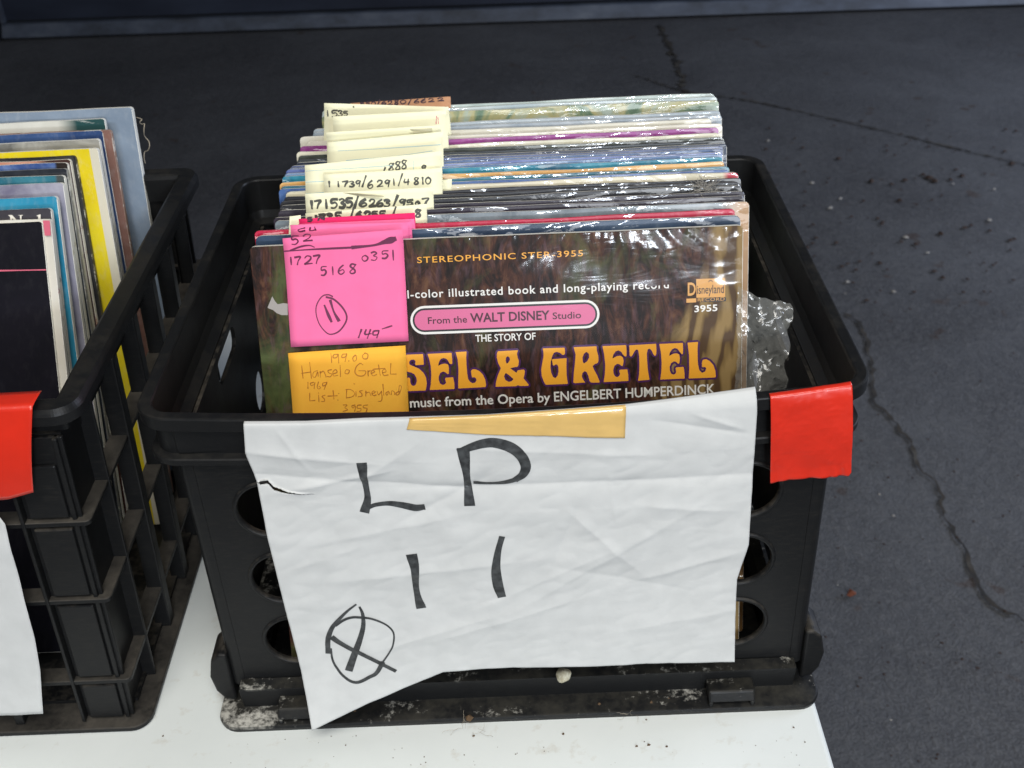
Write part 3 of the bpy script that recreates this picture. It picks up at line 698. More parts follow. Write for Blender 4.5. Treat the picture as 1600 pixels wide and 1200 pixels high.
ad = t.nodes.new('ShaderNodeMath'); ad.operation = 'ADD'; f2m = t.nodes.new('ShaderNodeMath'); f2m.operation = 'MULTIPLY'; f2m.inputs[1].default_value = .15; t.links.new(f2, f2m.inputs[0]); t.links.new(f1, ad.inputs[0]); t.links.new(f2m.outputs[0], ad.inputs[1])
bp = t.nodes.new('ShaderNodeBump'); bp.inputs['Strength'].default_value = .05; bp.inputs['Distance'].default_value = .004; t.links.new(ad.outputs[0], bp.inputs['Height'])
t.links.new(bp.outputs[0], gl.inputs['Normal'])
mlt = t.nodes.new('ShaderNodeMath'); mlt.operation = 'MULTIPLY'; mlt.inputs[1].default_value = 1.0
pw = t.nodes.new('ShaderNodeMath'); pw.operation = 'POWER'; pw.inputs[1].default_value = 4.0; t.links.new(fr.outputs['Facing'], pw.inputs[0])
ap = t.nodes.new('ShaderNodeMath'); ap.operation = 'ADD'; ap.inputs[1].default_value = .018; t.links.new(pw.outputs[0], ap.inputs[0]); t.links.new(ap.outputs[0], mlt.inputs[0])
t.links.new(mlt.outputs[0], mx.inputs[0]); t.links.new(tr_.outputs[0], mx.inputs[1]); t.links.new(gl.outputs[0], mx.inputs[2]); t.links.new(mx.outputs[0], out.inputs[0])
V = []; F = []; nx, nz = 150, 110
for j in range(nz + 1):
    for i in range(nx + 1):
        u = -.157 + .314 * i / nx; v = .02 + (.3135 - .02) * j / nz
        top = max(0, (v - .272) / .041); 
        d =   .0008 + .00009 * noise.noise(Vector((u * 16 + v * 10, v * 50, 3))) * (1 + 4 * top) + .0011 * top * abs(noise.noise(Vector(((u - .07) * 80 / (.35 + 12 * (.32 - v)), v * 14, 5)))) + .0016 * max(0, (u - .138) / .02) * abs(noise.noise(Vector((u * 30, v * 75, 8))))
        V.append(FP.at((u, v), d))
for j in range(nz):
    for i in range(nx): F.append((j * (nx + 1) + i, j * (nx + 1) + i + 1, (j + 1) * (nx + 1) + i + 1, (j + 1) * (nx + 1) + i))
film = wmesh('clear_wrap', V, F, mfilm, front, smooth=True)

# ------------------------------------------------------------------ notes
def note(name, label, cat, group, pl, quad, m, off=.001, curl=.0, strokes=(), lines=(), n_=10, inkw=.0010, inkm=None, wav=.0004, seed=0, side_curl=0.0):
    """quad in px: TL TR BR BL"""
    q = [Vector(pl.px(*p)) for p in quad]
    def uvp(a, b): return (q[0].lerp(q[1], a)).lerp(q[3].lerp(q[2], a), b)
    def d(a, b): return off + curl * max(0, 1 - b * 2.2) ** 2 + wav * math.sin(a * 5 + seed) * math.cos(b * 4 + seed * 2) + side_curl * a ** 3
    V = [pl.at(uvp(i / n_, j / n_), d(i / n_, j / n_)) for j in range(n_ + 1) for i in range(n_ + 1)]
    F = [(j * (n_ + 1) + i, (j + 1) * (n_ + 1) + i, (j + 1) * (n_ + 1) + i + 1, j * (n_ + 1) + i + 1) for j in range(n_) for i in range(n_)]
    c = sum((Vector(v) for v in V), Vector()) / len(V)
    root = empty(name, V[n_ * (n_ + 1)]); setp(root, label, cat, group)
    o = wmesh('sheet', V, F, m, root, smooth=True)
    so = o.modifiers.new('solid', 'SOLIDIFY'); so.thickness = .00022; so.offset = 0
    inv = Matrix(((q[1] - q[0]).x, 0), ) if False else None
    ux = q[1] - q[0]; vx = q[3] - q[0]; det = ux.x * vx.y - ux.y * vx.x
    def surf(uv):
        w0 = Vector(uv) - q[0]; a = (w0.x * vx.y - w0.y * vx.x) / det; b = (ux.x * w0.y - ux.y * w0.x) / det
        return pl.at(uv, d(min(1.1, max(-.1, a)), min(1.1, max(-.1, b))) + .00035)
    if lines:
        ik = Ink(); ink_px(ik, pl, lines, .0004, 0, fn=surf); ik.build('ruled_line', M_LINE, root)
    if strokes:
        ik = Ink()
        for s_ in strokes:
            wd, pts = s_ if isinstance(s_[0], (int, float)) else (1.0, s_)
            ink_px(ik, pl, [pts], inkw * wd, 0, fn=surf)
        ik.build('handwriting', inkm or M_INK, root)
    return root
def Z(ox, oy, sc, sts): return [[(ox + x / sc, oy + y / sc) for x, y in st] for st in sts]
def word(ox, oy, sc, items, slope=-.05):
    out = []
    for ch, x, y, w_, h_ in items: out += Z(ox, oy, sc, glyph_strokes(ch, x, y, w_, h_, slope))
    return out
GP = 'pink price notes on the front records'; GC = 'cream index notes on the records'
zp = (440, 330, 5.4545)
st = word(*zp, [('1', 72, 450, 34, 66), ('7', 118, 450, 54, 70), ('2', 198, 446, 76, 72), ('7', 276, 440, 60, 72), ('5', 338, 542, 56, 78), ('1', 425, 538, 34, 72), ('6', 485, 532, 62, 78), ('8', 578, 526, 68, 82),
    ('0', 688, 420, 56, 50), ('3', 762, 414, 66, 74), ('5', 855, 398, 64, 68), ('1', 938, 412, 34, 88), ('5', 92, 275, 72, 76), ('2', 190, 246, 88, 60)])
st += Z(*zp, [[(685, 1000), (660, 1070)], [(725, 1000), (715, 1040), (770, 1035)], [(762, 1000), (735, 1075)], [(830, 1010), (790, 1015), (785, 1045), (825, 1040), (835, 1005), (815, 1072)], [(860, 995), (945, 968)],
    [(440, 720), (400, 705), (350, 720), (305, 790), (300, 870), (330, 960), (390, 1030), (440, 1040), (500, 1010), (550, 940), (558, 880), (520, 810), (450, 745), (385, 725)], [(85, 325), (180, 290), (250, 282), (290, 297)]])
st += [(1.7, s_) for s_ in Z(*zp, [[(370, 795), (400, 870), (430, 935)], [(420, 755), (450, 850), (492, 925)]])]
st += [(1.2, s_) for s_ in Z(*zp, [[(30, 332), (290, 315), (620, 300)]])] + [(1.9, s_) for s_ in Z(*zp, [[(610, 300), (790, 282), (880, 255)]])] + [(3.3, s_) for s_ in Z(*zp, [[(870, 258), (930, 240), (975, 226)]])]
note('sticky_note', 'large pink sticky note with a circled 11 and 149 on the forest cover', 'sticky note', GP, FP, [(444, 370.5), (630, 356.5), (639, 531.5), (455.6, 541)], M_PINK, .0024, .0030, st, inkm=M_INKP, inkw=.0010, n_=14, wav=.0003)
note('sticky_note', 'pink sticky note marked 54, just behind the large one with the circled 11', 'sticky note', GP, PL['navy'], [(455.6, 350), (638, 346), (645, 480), (462, 490)], M_PINK, .0018, .003,
     Z(*zp, [[(210, 132), (152, 150), (165, 166), (208, 157)], [(255, 130), (250, 157), (296, 151)], [(290, 124), (300, 155)]]), inkm=M_INKP, seed=1)
note('sticky_note', 'pink sticky note on the red sleeve, third counting back from the large one', 'sticky note', GP, PL['navy'], [(461, 351), (643, 345.5), (650, 450), (470, 458)], M_PINK, .0006, .0016, seed=2)
note('sticky_note', 'pink sticky note pressed against the front of the crimson one', 'sticky note', GP, PL['red'], [(468, 349), (648, 340.5), (656, 430), (475, 440)], M_PINK, .0022, .0014, seed=3)
note('sticky_note', 'crimson sticky note standing above the pink ones', 'sticky note', None, PL['red'], [(467.6, 341.5), (648.5, 331.8), (655, 430), (475, 440)], M_HOT, .0008, .001,
     word(420, 140, 4.617, [('5', 280, 948, 40, 30), ('7', 345, 940, 34, 26), ('4', 380, 936, 30, 22)]), inkm=M_INK, seed=4, inkw=.0011)
zo = (440, 530, 7.273)
st = Z(*zo, [[(565,150),(572,200),(575,258)],[(645,160),(600,168),(592,200),(632,197),(650,160),(655,262)],[(745,158),(700,162),(690,198),(730,190),(747,155),(725,248)],[(770,232),(768,243)],[(845,170),(815,200),(825,240),(855,222),(850,172)],[(960,145),(925,175),(935,210),(975,210),(985,165),(945,145)],
 [(235,290),(250,435)],[(325,250),(345,435)],[(230,378),(340,362)],[(415,345),(370,365),(360,410),(390,420),(415,360),(422,412)],[(445,422),(445,352),(445,375),(480,352),(505,400),(510,422)],[(575,335),(535,345),(540,370),(575,385),(560,415),(520,412)],[(590,385),(635,365),(620,335),(590,360),(595,405),(645,400)],[(670,285),(675,415)],[(735,340),(725,375),(760,380),(775,345),(740,335)],
 [(930,280),(895,265),(850,310),(840,370),(880,405),(940,400),(960,352),(880,348)],[(985,345),(990,410),(985,365),(1012,345)],[(1020,380),(1060,360),(1040,340),(1020,370),(1045,405),(1085,390)],[(1105,280),(1125,400)],[(1050,330),(1180,320)],[(1150,370),(1190,360),(1180,330),(1150,350),(1165,400),(1215,395)],[(1245,265),(1240,385)],[(1240,386),(1310,386)],
 [(305,480),(305,550)],[(370,480),(335,490),(340,515),(375,505),(385,480),(375,550)],[(425,475),(410,530),(425,555),(450,540),(430,525)],[(510,480),(475,490),(475,520),(510,505),(520,475),(490,560)],
 [(325,600),(325,690)],[(325,690),(385,685)],[(425,622),(430,700)],[(425,598),(427,603)],[(500,625),(465,640),(490,665),(490,695),(455,695)],[(590,570),(600,670)],[(530,635),(640,630)],[(645,678),(646,686)],[(655,602),(656,608)],
 [(745,560),(740,650)],[(735,560),(790,560),(835,600),(810,640),(740,655)],[(850,580),(850,640)],[(825,495),(835,497)],[(925,570),(890,580),(915,605),(915,635),(875,640)],[(960,635),(965,575),(962,600),(1000,590),(1020,630)],[(1030,610),(1070,590),(1050,575),(1030,600),(1050,630),(1080,620)],[(1090,580),(1105,620),(1140,578)],[(1140,575),(1142,680),(1100,695)],[(1155,500),(1165,625)],[(1220,580),(1190,600),(1200,625),(1225,590),(1235,620)],[(1250,620),(1255,575),(1285,590),(1290,620)],[(1340,580),(1305,600),(1315,625),(1345,600),(1365,530),(1340,520),(1335,620)],
 [(705,735),(750,735),(725,765),(755,790),(705,808)],[(840,735),(805,745),(815,770),(845,750),(835,812)],[(910,735),(870,740),(865,770),(905,775),(900,805),(860,808)],[(985,735),(940,740),(935,765),(975,775),(965,815)]])
note('sticky_note', 'orange sticky note naming Hansel and Gretel 1969, under the large pink one', 'sticky note', None, FP, [(451.2, 550.3), (634, 538.5), (640, 660), (460, 668)], M_ORANGE, .0018, .0004, st, inkm=M_INKO, inkw=.00055, seed=5, wav=.0003)

z8 = (420, 140, 4.617)
def rl(sts): return Z(*z8, sts)
note('index_note', 'brown card note at the back reading 6280 slash 6622', 'index note', None, PL['aqua'], [(548, 161), (704, 150.5), (706, 215), (552, 225)], M_KRAFT, .0016, .0,
     word(*z8, [('5', 660, 112, 32, 20), ('5', 700, 112, 32, 24), ('0', 740, 112, 34, 26), ('/', 782, 112, 22, 34), ('6', 812, 110, 40, 30), ('2', 858, 108, 40, 28), ('8', 905, 106, 36, 30), ('0', 948, 102, 46, 28), ('/', 1005, 102, 30, 36), ('6', 1046, 98, 44, 28), ('6', 1096, 95, 44, 28), ('2', 1150, 88, 46, 24), ('2', 1215, 82, 50, 22)]), inkm=M_INK, inkw=.0009)
note('index_note', 'cream index note marked 1535 that stands highest of the cream ones', 'index note', GC, PL['cream'], [(507.7, 160.5), (701, 166.5), (708, 235), (506, 235)], M_CREAM, .0014, .0025,
     word(*z8, [('1', 412, 192, 32, 44), ('5', 455, 196, 48, 48), ('3', 500, 192, 40, 42), ('5', 540, 188, 36, 34), ("'", 605, 142, 22, 22)]), inkm=M_GREYINK, inkw=.0010)
note('index_note', 'blank cream index note with a short pink mark near its right edge', 'index note', GC, PL['cream2'], [(520.7, 181.5), (697, 172), (703, 250), (523, 258)], M_CREAM, .0012, .002,
     rl([[(1212, 190), (1208, 245)], [(1222, 200), (1225, 245)]]), inkm=M_PKR, inkw=.0006, seed=1)
note('index_note', 'blank cream index note with a folded top edge, in front of the pink marked one', 'index note', GC, PL['slate'], [(511, 206), (689, 194.5), (694, 262), (512, 270)], M_CREAM, .0010, .0045, lines=rl([[(470, 375), (640, 358), (820, 340)]]), seed=2)
note('index_note', 'faintly ruled blank cream index note directly behind the one marked 1888', 'index note', GC, PL['lilac'], [(513, 222), (692.5, 205), (694, 300), (514, 305)], M_CREAM, .0012, .001, lines=rl([[(560, 510), (900, 480), (1180, 440)], [(500, 440), (800, 425), (1240, 395)]]), seed=3)
note('index_note', 'wide cream index note marked 1888 and 9 with blue ruled lines', 'index note', GC, PL['creamred'], [(477, 258), (690, 236), (693, 312), (479, 330)], M_CREAM, .0012, .001,
     word(*z8, [('8', 862, 588, 46, 56), ('8', 910, 580, 46, 60), ('8', 955, 572, 46, 62), ('9', 1102, 590, 36, 42)], -.12) + rl([[(842, 560), (822, 608)]]),
     lines=rl([[(270, 585), (600, 565), (900, 545)], [(270, 665), (480, 655)], [(270, 748), (400, 740)], [(1045, 510), (1045, 575)]]), inkm=M_GREYINK, inkw=.0011, seed=4)
note('index_note', 'cream index note marked 1729 slash 6291, half hidden behind the one marked 171535', 'index note', GC, PL['black'], [(506, 272), (690.5, 262), (693, 340), (510, 345)], M_CREAM, .0012, .0005,
     word(*z8, [('1', 425, 700, 28, 40), ('1', 490, 700, 28, 40), ('7', 530, 700, 44, 40), ('3', 580, 700, 44, 40), ('9', 625, 700, 44, 44), ('/', 675, 690, 30, 60), ('6', 712, 712, 46, 56), ('2', 780, 700, 48, 46), ('9', 835, 700, 44, 48), ('1', 890, 690, 28, 48), ('/', 935, 682, 32, 66), ('4', 975, 686, 44, 44), ('8', 1045, 682, 42, 48), ('1', 1098, 680, 28, 48), ('0', 1130, 680, 42, 48)]), inkm=M_GREYINK, inkw=.0011, seed=5)
note('index_note', 'cream index note with a lifted upper fold marked 171535 slash 6263', 'index note', GC, PL['plum'], [(477.5, 302), (677, 292), (680, 370), (481, 378)], M_CREAM, .0012, .0016,
     word(*z8, [('1', 298, 858, 30, 58), ('7', 330, 856, 50, 58), ('1', 400, 856, 36, 66), ('5', 448, 854, 56, 66), ('3', 508, 852, 50, 66), ('5', 560, 850, 52, 70), ('/', 618, 842, 32, 66), ('6', 655, 842, 60, 52), ('2', 725, 842, 50, 52), ('6', 780, 842, 50, 50), ('3', 830, 842, 52, 48), ('/', 895, 838, 40, 66), ('9', 940, 838, 52, 48), ('5', 995, 838, 50, 44), ('0', 1058, 836, 30, 30), ('7', 1105, 836, 52, 54)]), inkm=M_GREYINK, inkw=.0017, seed=6)
note('index_note', 'cream index note with cut off digits directly behind the crimson sticky note', 'index note', GC, PL['silver'], [(478, 333), (667, 318), (669, 390), (480, 398)], M_CREAM, .0012, .0006,
     word(*z8, [('1', 330, 945, 30, 40), ('7', 365, 945, 46, 46), ('3', 420, 945, 48, 50), ('5', 480, 942, 50, 58), ('/', 585, 935, 32, 72), ('6', 628, 930, 50, 50), ('2', 690, 930, 52, 52), ('5', 745, 928, 46, 52), ('5', 800, 926, 46, 52), ('/', 888, 920, 32, 66), ('8', 1055, 918, 48, 52)]), inkm=M_GREYINK, inkw=.0017, seed=7)
note('index_note', 'narrow cream index note peeping out left of the crimson sticky note', 'index note', GC, PL['red'], [(452.5, 338), (470, 336), (472, 400), (450, 402)], M_CREAM, .0004, 0, seed=8)
note('index_note', 'short cream index note sticking out right of the one marked 1729', 'index note', GC, PL['creamred'], [(640, 289), (706, 279), (706, 330), (640, 335)], M_CREAM, .0006, 0, seed=9)
M_TAB = paper_mat('ochre_tab_paper', (.72, .40, .09), .06)
note('tab_note', 'small ochre tab note standing above the slate blue sleeve', 'tab note', None, PL['dark'], [(944, 234.5), (993, 233.5), (996, 262), (932, 264)], M_TAB, .0008, 0)
# curled flaps of two cream notes
def flap(label, pl, poly_px, lift, m):
    uv = [Vector(pl.px(*p)) for p in poly_px]; k = len(uv)
    V = [pl.at(q, .0026 + lift * (0 if i in (0, k - 1) else 1)) for i, q in enumerate(uv)]
    o = mesh_obj('paper_flap', V, [tuple(range(k))], m); setp(o, label, 'paper flap')
    so = o.modifiers.new('s', 'SOLIDIFY'); so.thickness = .0003
    return o
M_SHADE = paper_mat('cream_note_shaded', (.50, .47, .33), .08)  # darker copy of the cream paper, shade of the curls put into its colour
flap('curled flap of cream paper over the folded blank note', PL['slate'], rl([[(925, 292), (1010, 280), (1180, 275), (1182, 296), (1060, 308), (980, 305)]])[0], .002, M_SHADE)
flap('curled flap of cream paper between the notes marked 1729 and 171535', PL['plum'], rl([[(520, 738), (640, 742), (770, 752), (840, 764), (770, 772), (640, 760)]])[0], .002, M_SHADE)

# dust tuft
def fuzz(name, label, cat, c, r, k, m, seed, flat=.5, rad=.00012):
    rnd = random.Random(seed); bm = bmesh.new()
    for _ in range(k):
        p = Vector((rnd.gauss(0, r * .35), rnd.gauss(0, r * .3), abs(rnd.gauss(0, r * .25 * flat)))); d = Vector((rnd.uniform(-1, 1), rnd.uniform(-1, 1), rnd.uniform(-.6, .8))).normalized()
        prev = None
        for i in range(8):
            d = (d + Vector((rnd.uniform(-.6, .6), rnd.uniform(-.6, .6), rnd.uniform(-.6, .6)))).normalized(); p = p + d * r * .16
            s_ = d.orthogonal().normalized() * rad; t_ = d.cross(s_)
            ring = [bm.verts.new(p + s_), bm.verts.new(p - s_ * .5 + t_ * .87), bm.verts.new(p - s_ * .5 - t_ * .87)]
            if prev:
                for q in range(3): bm.faces.new((prev[q], prev[(q + 1) % 3], ring[(q + 1) % 3], ring[q]))
            prev = ring
    o = bm_obj(name, bm, m); o.location = c; setp(o, label, cat); return o
M_DUST = mat('grey_lint', (.30, .28, .25), .95); M_LINT = mat('tan_thread', (.34, .29, .22), .9)
p = at_z(1100, 296, .308)
fuzz('dust_tuft', 'grey tuft of dust caught on the black wrapped sleeve', 'dust', p, .0085, 70, M_DUST, 3, rad=.00018)

# plastic bag scrap at the right of the front sleeve
mb = bpy.data.materials.new('clear_bag_plastic'); mb.use_nodes = True; t = mb.node_tree; t.nodes.clear()
out = t.nodes.new('ShaderNodeOutputMaterial'); mx = t.nodes.new('ShaderNodeMixShader'); mx.inputs[0].default_value = .17
tr_ = t.nodes.new('ShaderNodeBsdfTransparent'); pb = t.nodes.new('ShaderNodeBsdfPrincipled'); pb.inputs['Base Color'].default_value = (.62, .62, .58, 1); pb.inputs['Roughness'].default_value = .06; pb.inputs['Specular IOR Level'].default_value = .9
t.links.new(tr_.outputs[0], mx.inputs[1]); t.links.new(pb.outputs[0], mx.inputs[2])
gb = t.nodes.new('ShaderNodeBsdfGlossy'); gb.inputs['Roughness'].default_value = .16; lw = t.nodes.new('ShaderNodeLayerWeight'); lw.inputs[0].default_value = .5
pb2 = t.nodes.new('ShaderNodeMath'); pb2.operation = 'POWER'; pb2.inputs[1].default_value = 3.0; t.links.new(lw.outputs['Facing'], pb2.inputs[0])
ab = t.nodes.new('ShaderNodeMath'); ab.operation = 'ADD'; ab.inputs[1].default_value = .07; t.links.new(pb2.outputs[0], ab.inputs[0])
mg = t.nodes.new('ShaderNodeMixShader'); t.links.new(ab.outputs[0], mg.inputs[0]); t.links.new(mx.outputs[0], mg.inputs[1]); t.links.new(gb.outputs[0], mg.inputs[2]); t.links.new(mg.outputs[0], out.inputs[0])
bpln = Plane(at_y(1195, 560, -.090), (1, .12, 0), (0, .30, .95))
qd = [Vector(bpln.px(*p_)) for p_ in ((1150, 455), (1233, 476), (1228, 640), (1150, 650))]
V = []; F = []; nx, nz = 16, 34
rb = random.Random(21); jit = {}
for j in range(nz + 1):
    for i in range(nx + 1):
        a, b = i / nx, j / nz
        inner = 0 < i < nx and 0 < j < nz
        a2 = a + (rb.uniform(-.5, .5) / nx if inner else 0); b2 = b + (rb.uniform(-.5, .5) / nz if inner else 0)
        q = (qd[0].lerp(qd[1], a2)).lerp(qd[3].lerp(qd[2], a2), b2)
        q.x += .0016 * math.sin(b * 19) * a; q.y += .0035 * noise.noise(Vector((a * 4, 0, 1))) * (1 - b) + .004 * max(0, .35 - a) * (1 - b) * 3
        d = .006 * noise.noise(Vector((a * 2.2, b * 3, 2))) + rb.uniform(-.0013, .0013)
        V.append(bpln.at(q, d))
for j in range(nz):
    for i in range(nx):
        A, B, C_, D = j * (nx + 1) + i, (j + 1) * (nx + 1) + i, (j + 1) * (nx + 1) + i + 1, j * (nx + 1) + i + 1
        F += [(A, B, C_), (A, C_, D)] if rb.random() < .5 else [(A, B, D), (B, C_, D)]
bag = mesh_obj('plastic_bag', V, F, mb, smooth=True)
setp(bag, 'crumpled clear plastic bag between the forest cover and the right crate wall', 'plastic bag')

# ------------------------------------------------------------------ white paper sign
SP = Plane((0, -.1745, .257), (1, 0, 0), (0, .0185, .235))
def interp(pts, t):
    # pts list of (t, x, y)
    for a, b in zip(pts, pts[1:]):
        if t <= b[0]:
            f = (t - a[0]) / (b[0] - a[0]); return Vector((a[1] + (b[1] - a[1]) * f, a[2] + (b[2] - a[2]) * f))
    return Vector(pts[-1][1:])
TOP = [(0, 383, 656), (.12, 480, 653), (.24, 572, 647), (.47, 760, 640), (.75, 980, 626), (1, 1180, 607)]
BOT = [(0, 490, 1128), (.12, 575, 1092), (.30, 692, 1046), (.40, 762, 1041), (.58, 880, 1038), (1, 1147, 1031)]
LEF = [(0, 383, 656), (.08, 386, 700), (.30, 412, 800), (.62, 450, 962), (.80, 470, 1040), (1, 490, 1128)]
RIG = [(0, 1180, 607), (.08, 1180, 640), (.35, 1173, 760), (.55, 1168, 845), (.68, 1150, 900), (.80, 1148, 950), (1, 1147, 1031)]
def coons(a, b):
    t_, bo, l, r_ = interp(TOP, a), interp(BOT, a), interp(LEF, b), interp(RIG, b)
    P = t_ * (1 - b) + bo * b + l * (1 - a) + r_ * a
    c00, c10, c01, c11 = Vector(TOP[0][1:]), Vector(TOP[-1][1:]), Vector(BOT[0][1:]), Vector(BOT[-1][1:])
    return P - (c00 * (1 - a) * (1 - b) + c10 * a * (1 - b) + c01 * (1 - a) * b + c11 * a * b)
rc = random.Random(11)
CREASES = []
# (u0,v0,u1,v1,depth,width): sharp folds in sheet metres from the rim's middle
for (x0, y0, x1, y1, dp, wd) in ((395, 735, 700, 752, -.0013, .009), (690, 752, 1175, 735, -.0014, .010), (400, 700, 560, 712, .0012, .006), (450, 760, 590, 730, .0012, .005), (640, 800, 760, 735, -.0008, .006),
    (820, 940, 1060, 800, .0008, .009), (880, 880, 1060, 915, -.0007, .009), (780, 930, 960, 850, .0009, .010), (900, 800, 990, 880, .0010, .007), (520, 840, 700, 800, .0008, .009), (560, 900, 800, 870, .0010, .010),
    (700, 990, 900, 930, .0010, .010), (1000, 900, 1140, 860, .0010, .008), (980, 980, 1140, 950, .0007, .008), (600, 1010, 760, 960, .0009, .009), (950, 730, 960, 800, .0005, .004), (1090, 640, 1150, 660, .0009, .004), (1040, 650, 1150, 668, -.0008, .005), (440, 670, 480, 720, .0007, .004),
    (870, 860, 900, 790, -.0007, .006), (1010, 780, 1130, 790, .0010, .009), (470, 880, 560, 850, .0008, .007), (760, 690, 1000, 700, .0010, .010), (640, 690, 560, 745, .0007, .006)):
    CREASES.append((*SP.px(x0, y0), *SP.px(x1, y1), dp * 1.35, wd * .62))
def paper_d(uv):
    u, v = uv[0], uv[1]
    dn = -v
    d = .0012 + .0080 * max(0, 1 - (u / HX) ** 2) * max(0, min(1, 1 - dn / .2)) 
    f = min(1, max(0, (dn - .010) / .03))
    d += f * (.0022 * noise.noise(Vector((u * 10, v * 15, 1.3))) + .0008 * noise.noise(Vector((u * 26 + v * 14, v * 40, 4.1))) + .0007 * abs(noise.noise(Vector((u * 70 - v * 40, v * 95, 7.7)))))
    for x0, y0, x1, y1, dp, wd in CREASES:
        ex, ey = x1 - x0, y1 - y0; L2 = ex * ex + ey * ey
        t = ((u - x0) * ex + (v - y0) * ey) / L2
        px_, py_ = x0 + ex * t, y0 + ey * t
        r_ = math.hypot(u - px_, v - py_)
        if r_ < wd * 3 and -.3 < t < 1.3:
            end = max(0.0, min(1.0, min((t + .3) / .45, (1.3 - t) / .45)))
            d += dp * end * math.exp(-r_ / wd)
    # lower left corner lifts away
    d += .006 * max(0, (dn - .14) / .1) ** 2 * max(0, (-u) / .15)
    # the top edge rolls back over the rim
    d -= .0016 * max(0, 1 - dn / .006) ** 2 if dn < .006 else 0
    return d
NX, NY = 270, 200
tear = [(395, 748), (408, 749), (420, 747), (430, 757), (450, 762), (470, 764), (495, 764.5)]
jt = 45
def tear_y(x):
    for (xa, ya), (xb, yb) in zip(tear, tear[1:]):
        if x <= xb: return ya + (yb - ya) * max(0, (x - xa)) / (xb - xa)
    return tear[-1][1]
grid = {}; V = []; F = []
def jb(j): 
    return j / NY
for j in range(NY + 1):
    for i in range(NX + 1):
        a = i / NX; P = coons(a, jb(j))
        if abs(j - jt) < 26:
            # slide rows near the tear onto its line on the left
            base = coons(a, jb(jt)); sh = (tear_y(P.x) - base.y) * max(0, min(1, (560 - P.x) / 60)) * (1 - abs(j - jt) / 26); P.y += sh
        uv = SP.px(P.x, P.y)
        gap = 0
        if j == jt and P.x < 494:
            gap = (8.0 * min(1, (494 - P.x) / 60) + .9 * math.sin(P.x * .9)) * (1 if P.x > 408 else .35)
        if gap > 0:
            up_ = SP.px(P.x, P.y - gap * .55); dn_ = SP.px(P.x, P.y + gap * .45)
            grid[(i, j, 0)] = len(V); V.append(SP.at(up_, paper_d(up_) + .0012 * min(1, gap / 3))); grid[(i, j, 1)] = len(V); V.append(SP.at(dn_, paper_d(dn_)))
        else:
            grid[(i, j, 0)] = grid[(i, j, 1)] = len(V); V.append(SP.at(uv, paper_d(uv)))
# strip folded back over the top of the rim
for j in range(NY):
    for i in range(NX):
        F.append((grid[(i, j, 1)], grid[(i, j + 1, 0)], grid[(i + 1, j + 1, 0)], grid[(i + 1, j, 1)]))
k0 = len(V)
for r_ in range(1, 5):
    for i in range(NX + 1):
        q = Vector(V[grid[(i, 0, 0)]]); q.y += .0006 * r_; q.z += .0001 * r_; V.append(q)
for r_ in range(4):
    for i in range(NX):
        a0 = grid[(i, 0, 0)] if r_ == 0 else k0 + (r_ - 1) * (NX + 1) + i; a1 = grid[(i + 1, 0, 0)] if r_ == 0 else k0 + (r_ - 1) * (NX + 1) + i + 1
        F.append((a0, a1, k0 + r_ * (NX + 1) + i + 1, k0 + r_ * (NX + 1) + i))
sign = empty('paper_sign', V[grid[(NX // 2, NY, 0)]])
setp(sign, 'creased white paper sign lettered LP 11 in marker, taped to the crate front', 'sign')
o = wmesh('sheet', V, F, M_PAPER, sign, smooth=True)
so = o.modifiers.new('solid', 'SOLIDIFY'); so.thickness = .00022; so.offset = 0
def on_sign(uv): return SP.at(uv, paper_d(uv) + .00042)
ik = Ink()
def sg(st, wd, n=10, taper=None): ink_px(ik, SP, [st], wd * 1.40, 0, n=n, fn=on_sign, taper=taper)
z3 = lambda sts: [(380 + x / 3.3333, 640 + y / 3.3333) for x, y in sts]
sg(z3([(625, 248), (632, 310), (645, 380), (652, 440), (638, 500)]), .0042); sg(z3([(640, 492), (690, 472), (760, 463), (830, 470), (900, 482), (940, 478)]), .0030)
ik.build('marker_letter', M_MARK, sign); ik = Ink()
sg(z3([(1148, 168), (1160, 260), (1170, 350), (1180, 455)]), .0044)
sg(z3([(1128, 175), (1190, 150), (1250, 132), (1310, 128), (1390, 150), (1445, 195), (1470, 255), (1455, 300), (1420, 328)]), .0042, taper=lambda t: .75 + .5 * math.sin(t * 3.0)); sg(z3([(1430, 325), (1370, 343), (1300, 352), (1205, 350)]), .0022)
ik.build('marker_letter', M_MARK, sign); ik = Ink()
sg([(200 + x / 2.142, 620 + y / 2.142) for x, y in [(952, 518), (962, 560), (965, 620), (972, 660), (981, 690)]], .0038)
ik.build('marker_numeral', M_MARK, sign); ik = Ink()
sg([(700 + x / 2, 580 + y / 2) for x, y in [(168, 500), (156, 545), (150, 600), (156, 650), (167, 685)]], .0040)
zc = lambda l: [(300 + x / 3.2, 940 + y / 3.2) for x, y in l]
ik.build('marker_numeral', M_MARK, sign); ik = Ink()
sg(zc([(822, 2), (775, 38), (735, 80), (700, 125), (682, 180), (682, 245)]), .0028, taper=lambda t: .35 + .9 * t if t < .8 else 1.0); sg(zc([(720, 110), (760, 82), (800, 68), (850, 68), (910, 76), (970, 100), (1008, 140), (1008, 195), (985, 245), (950, 295)]), .0011)
sg(zc([(955, 290), (925, 340), (890, 360), (830, 385), (780, 372), (735, 330), (705, 280), (697, 225)]), .0016, taper=lambda t: 1.6 - t)
sg(zc([(840, 15), (855, 50), (858, 110), (840, 180), (815, 250), (788, 325)]), .0034, taper=lambda t: .35 + .9 * t); sg(zc([(705, 170), (740, 195), (800, 228), (870, 258), (940, 292), (1018, 330)]), .0026, taper=lambda t: 1.2 - .4 * t)
ik.build('circled_cross', M_MARK, sign)
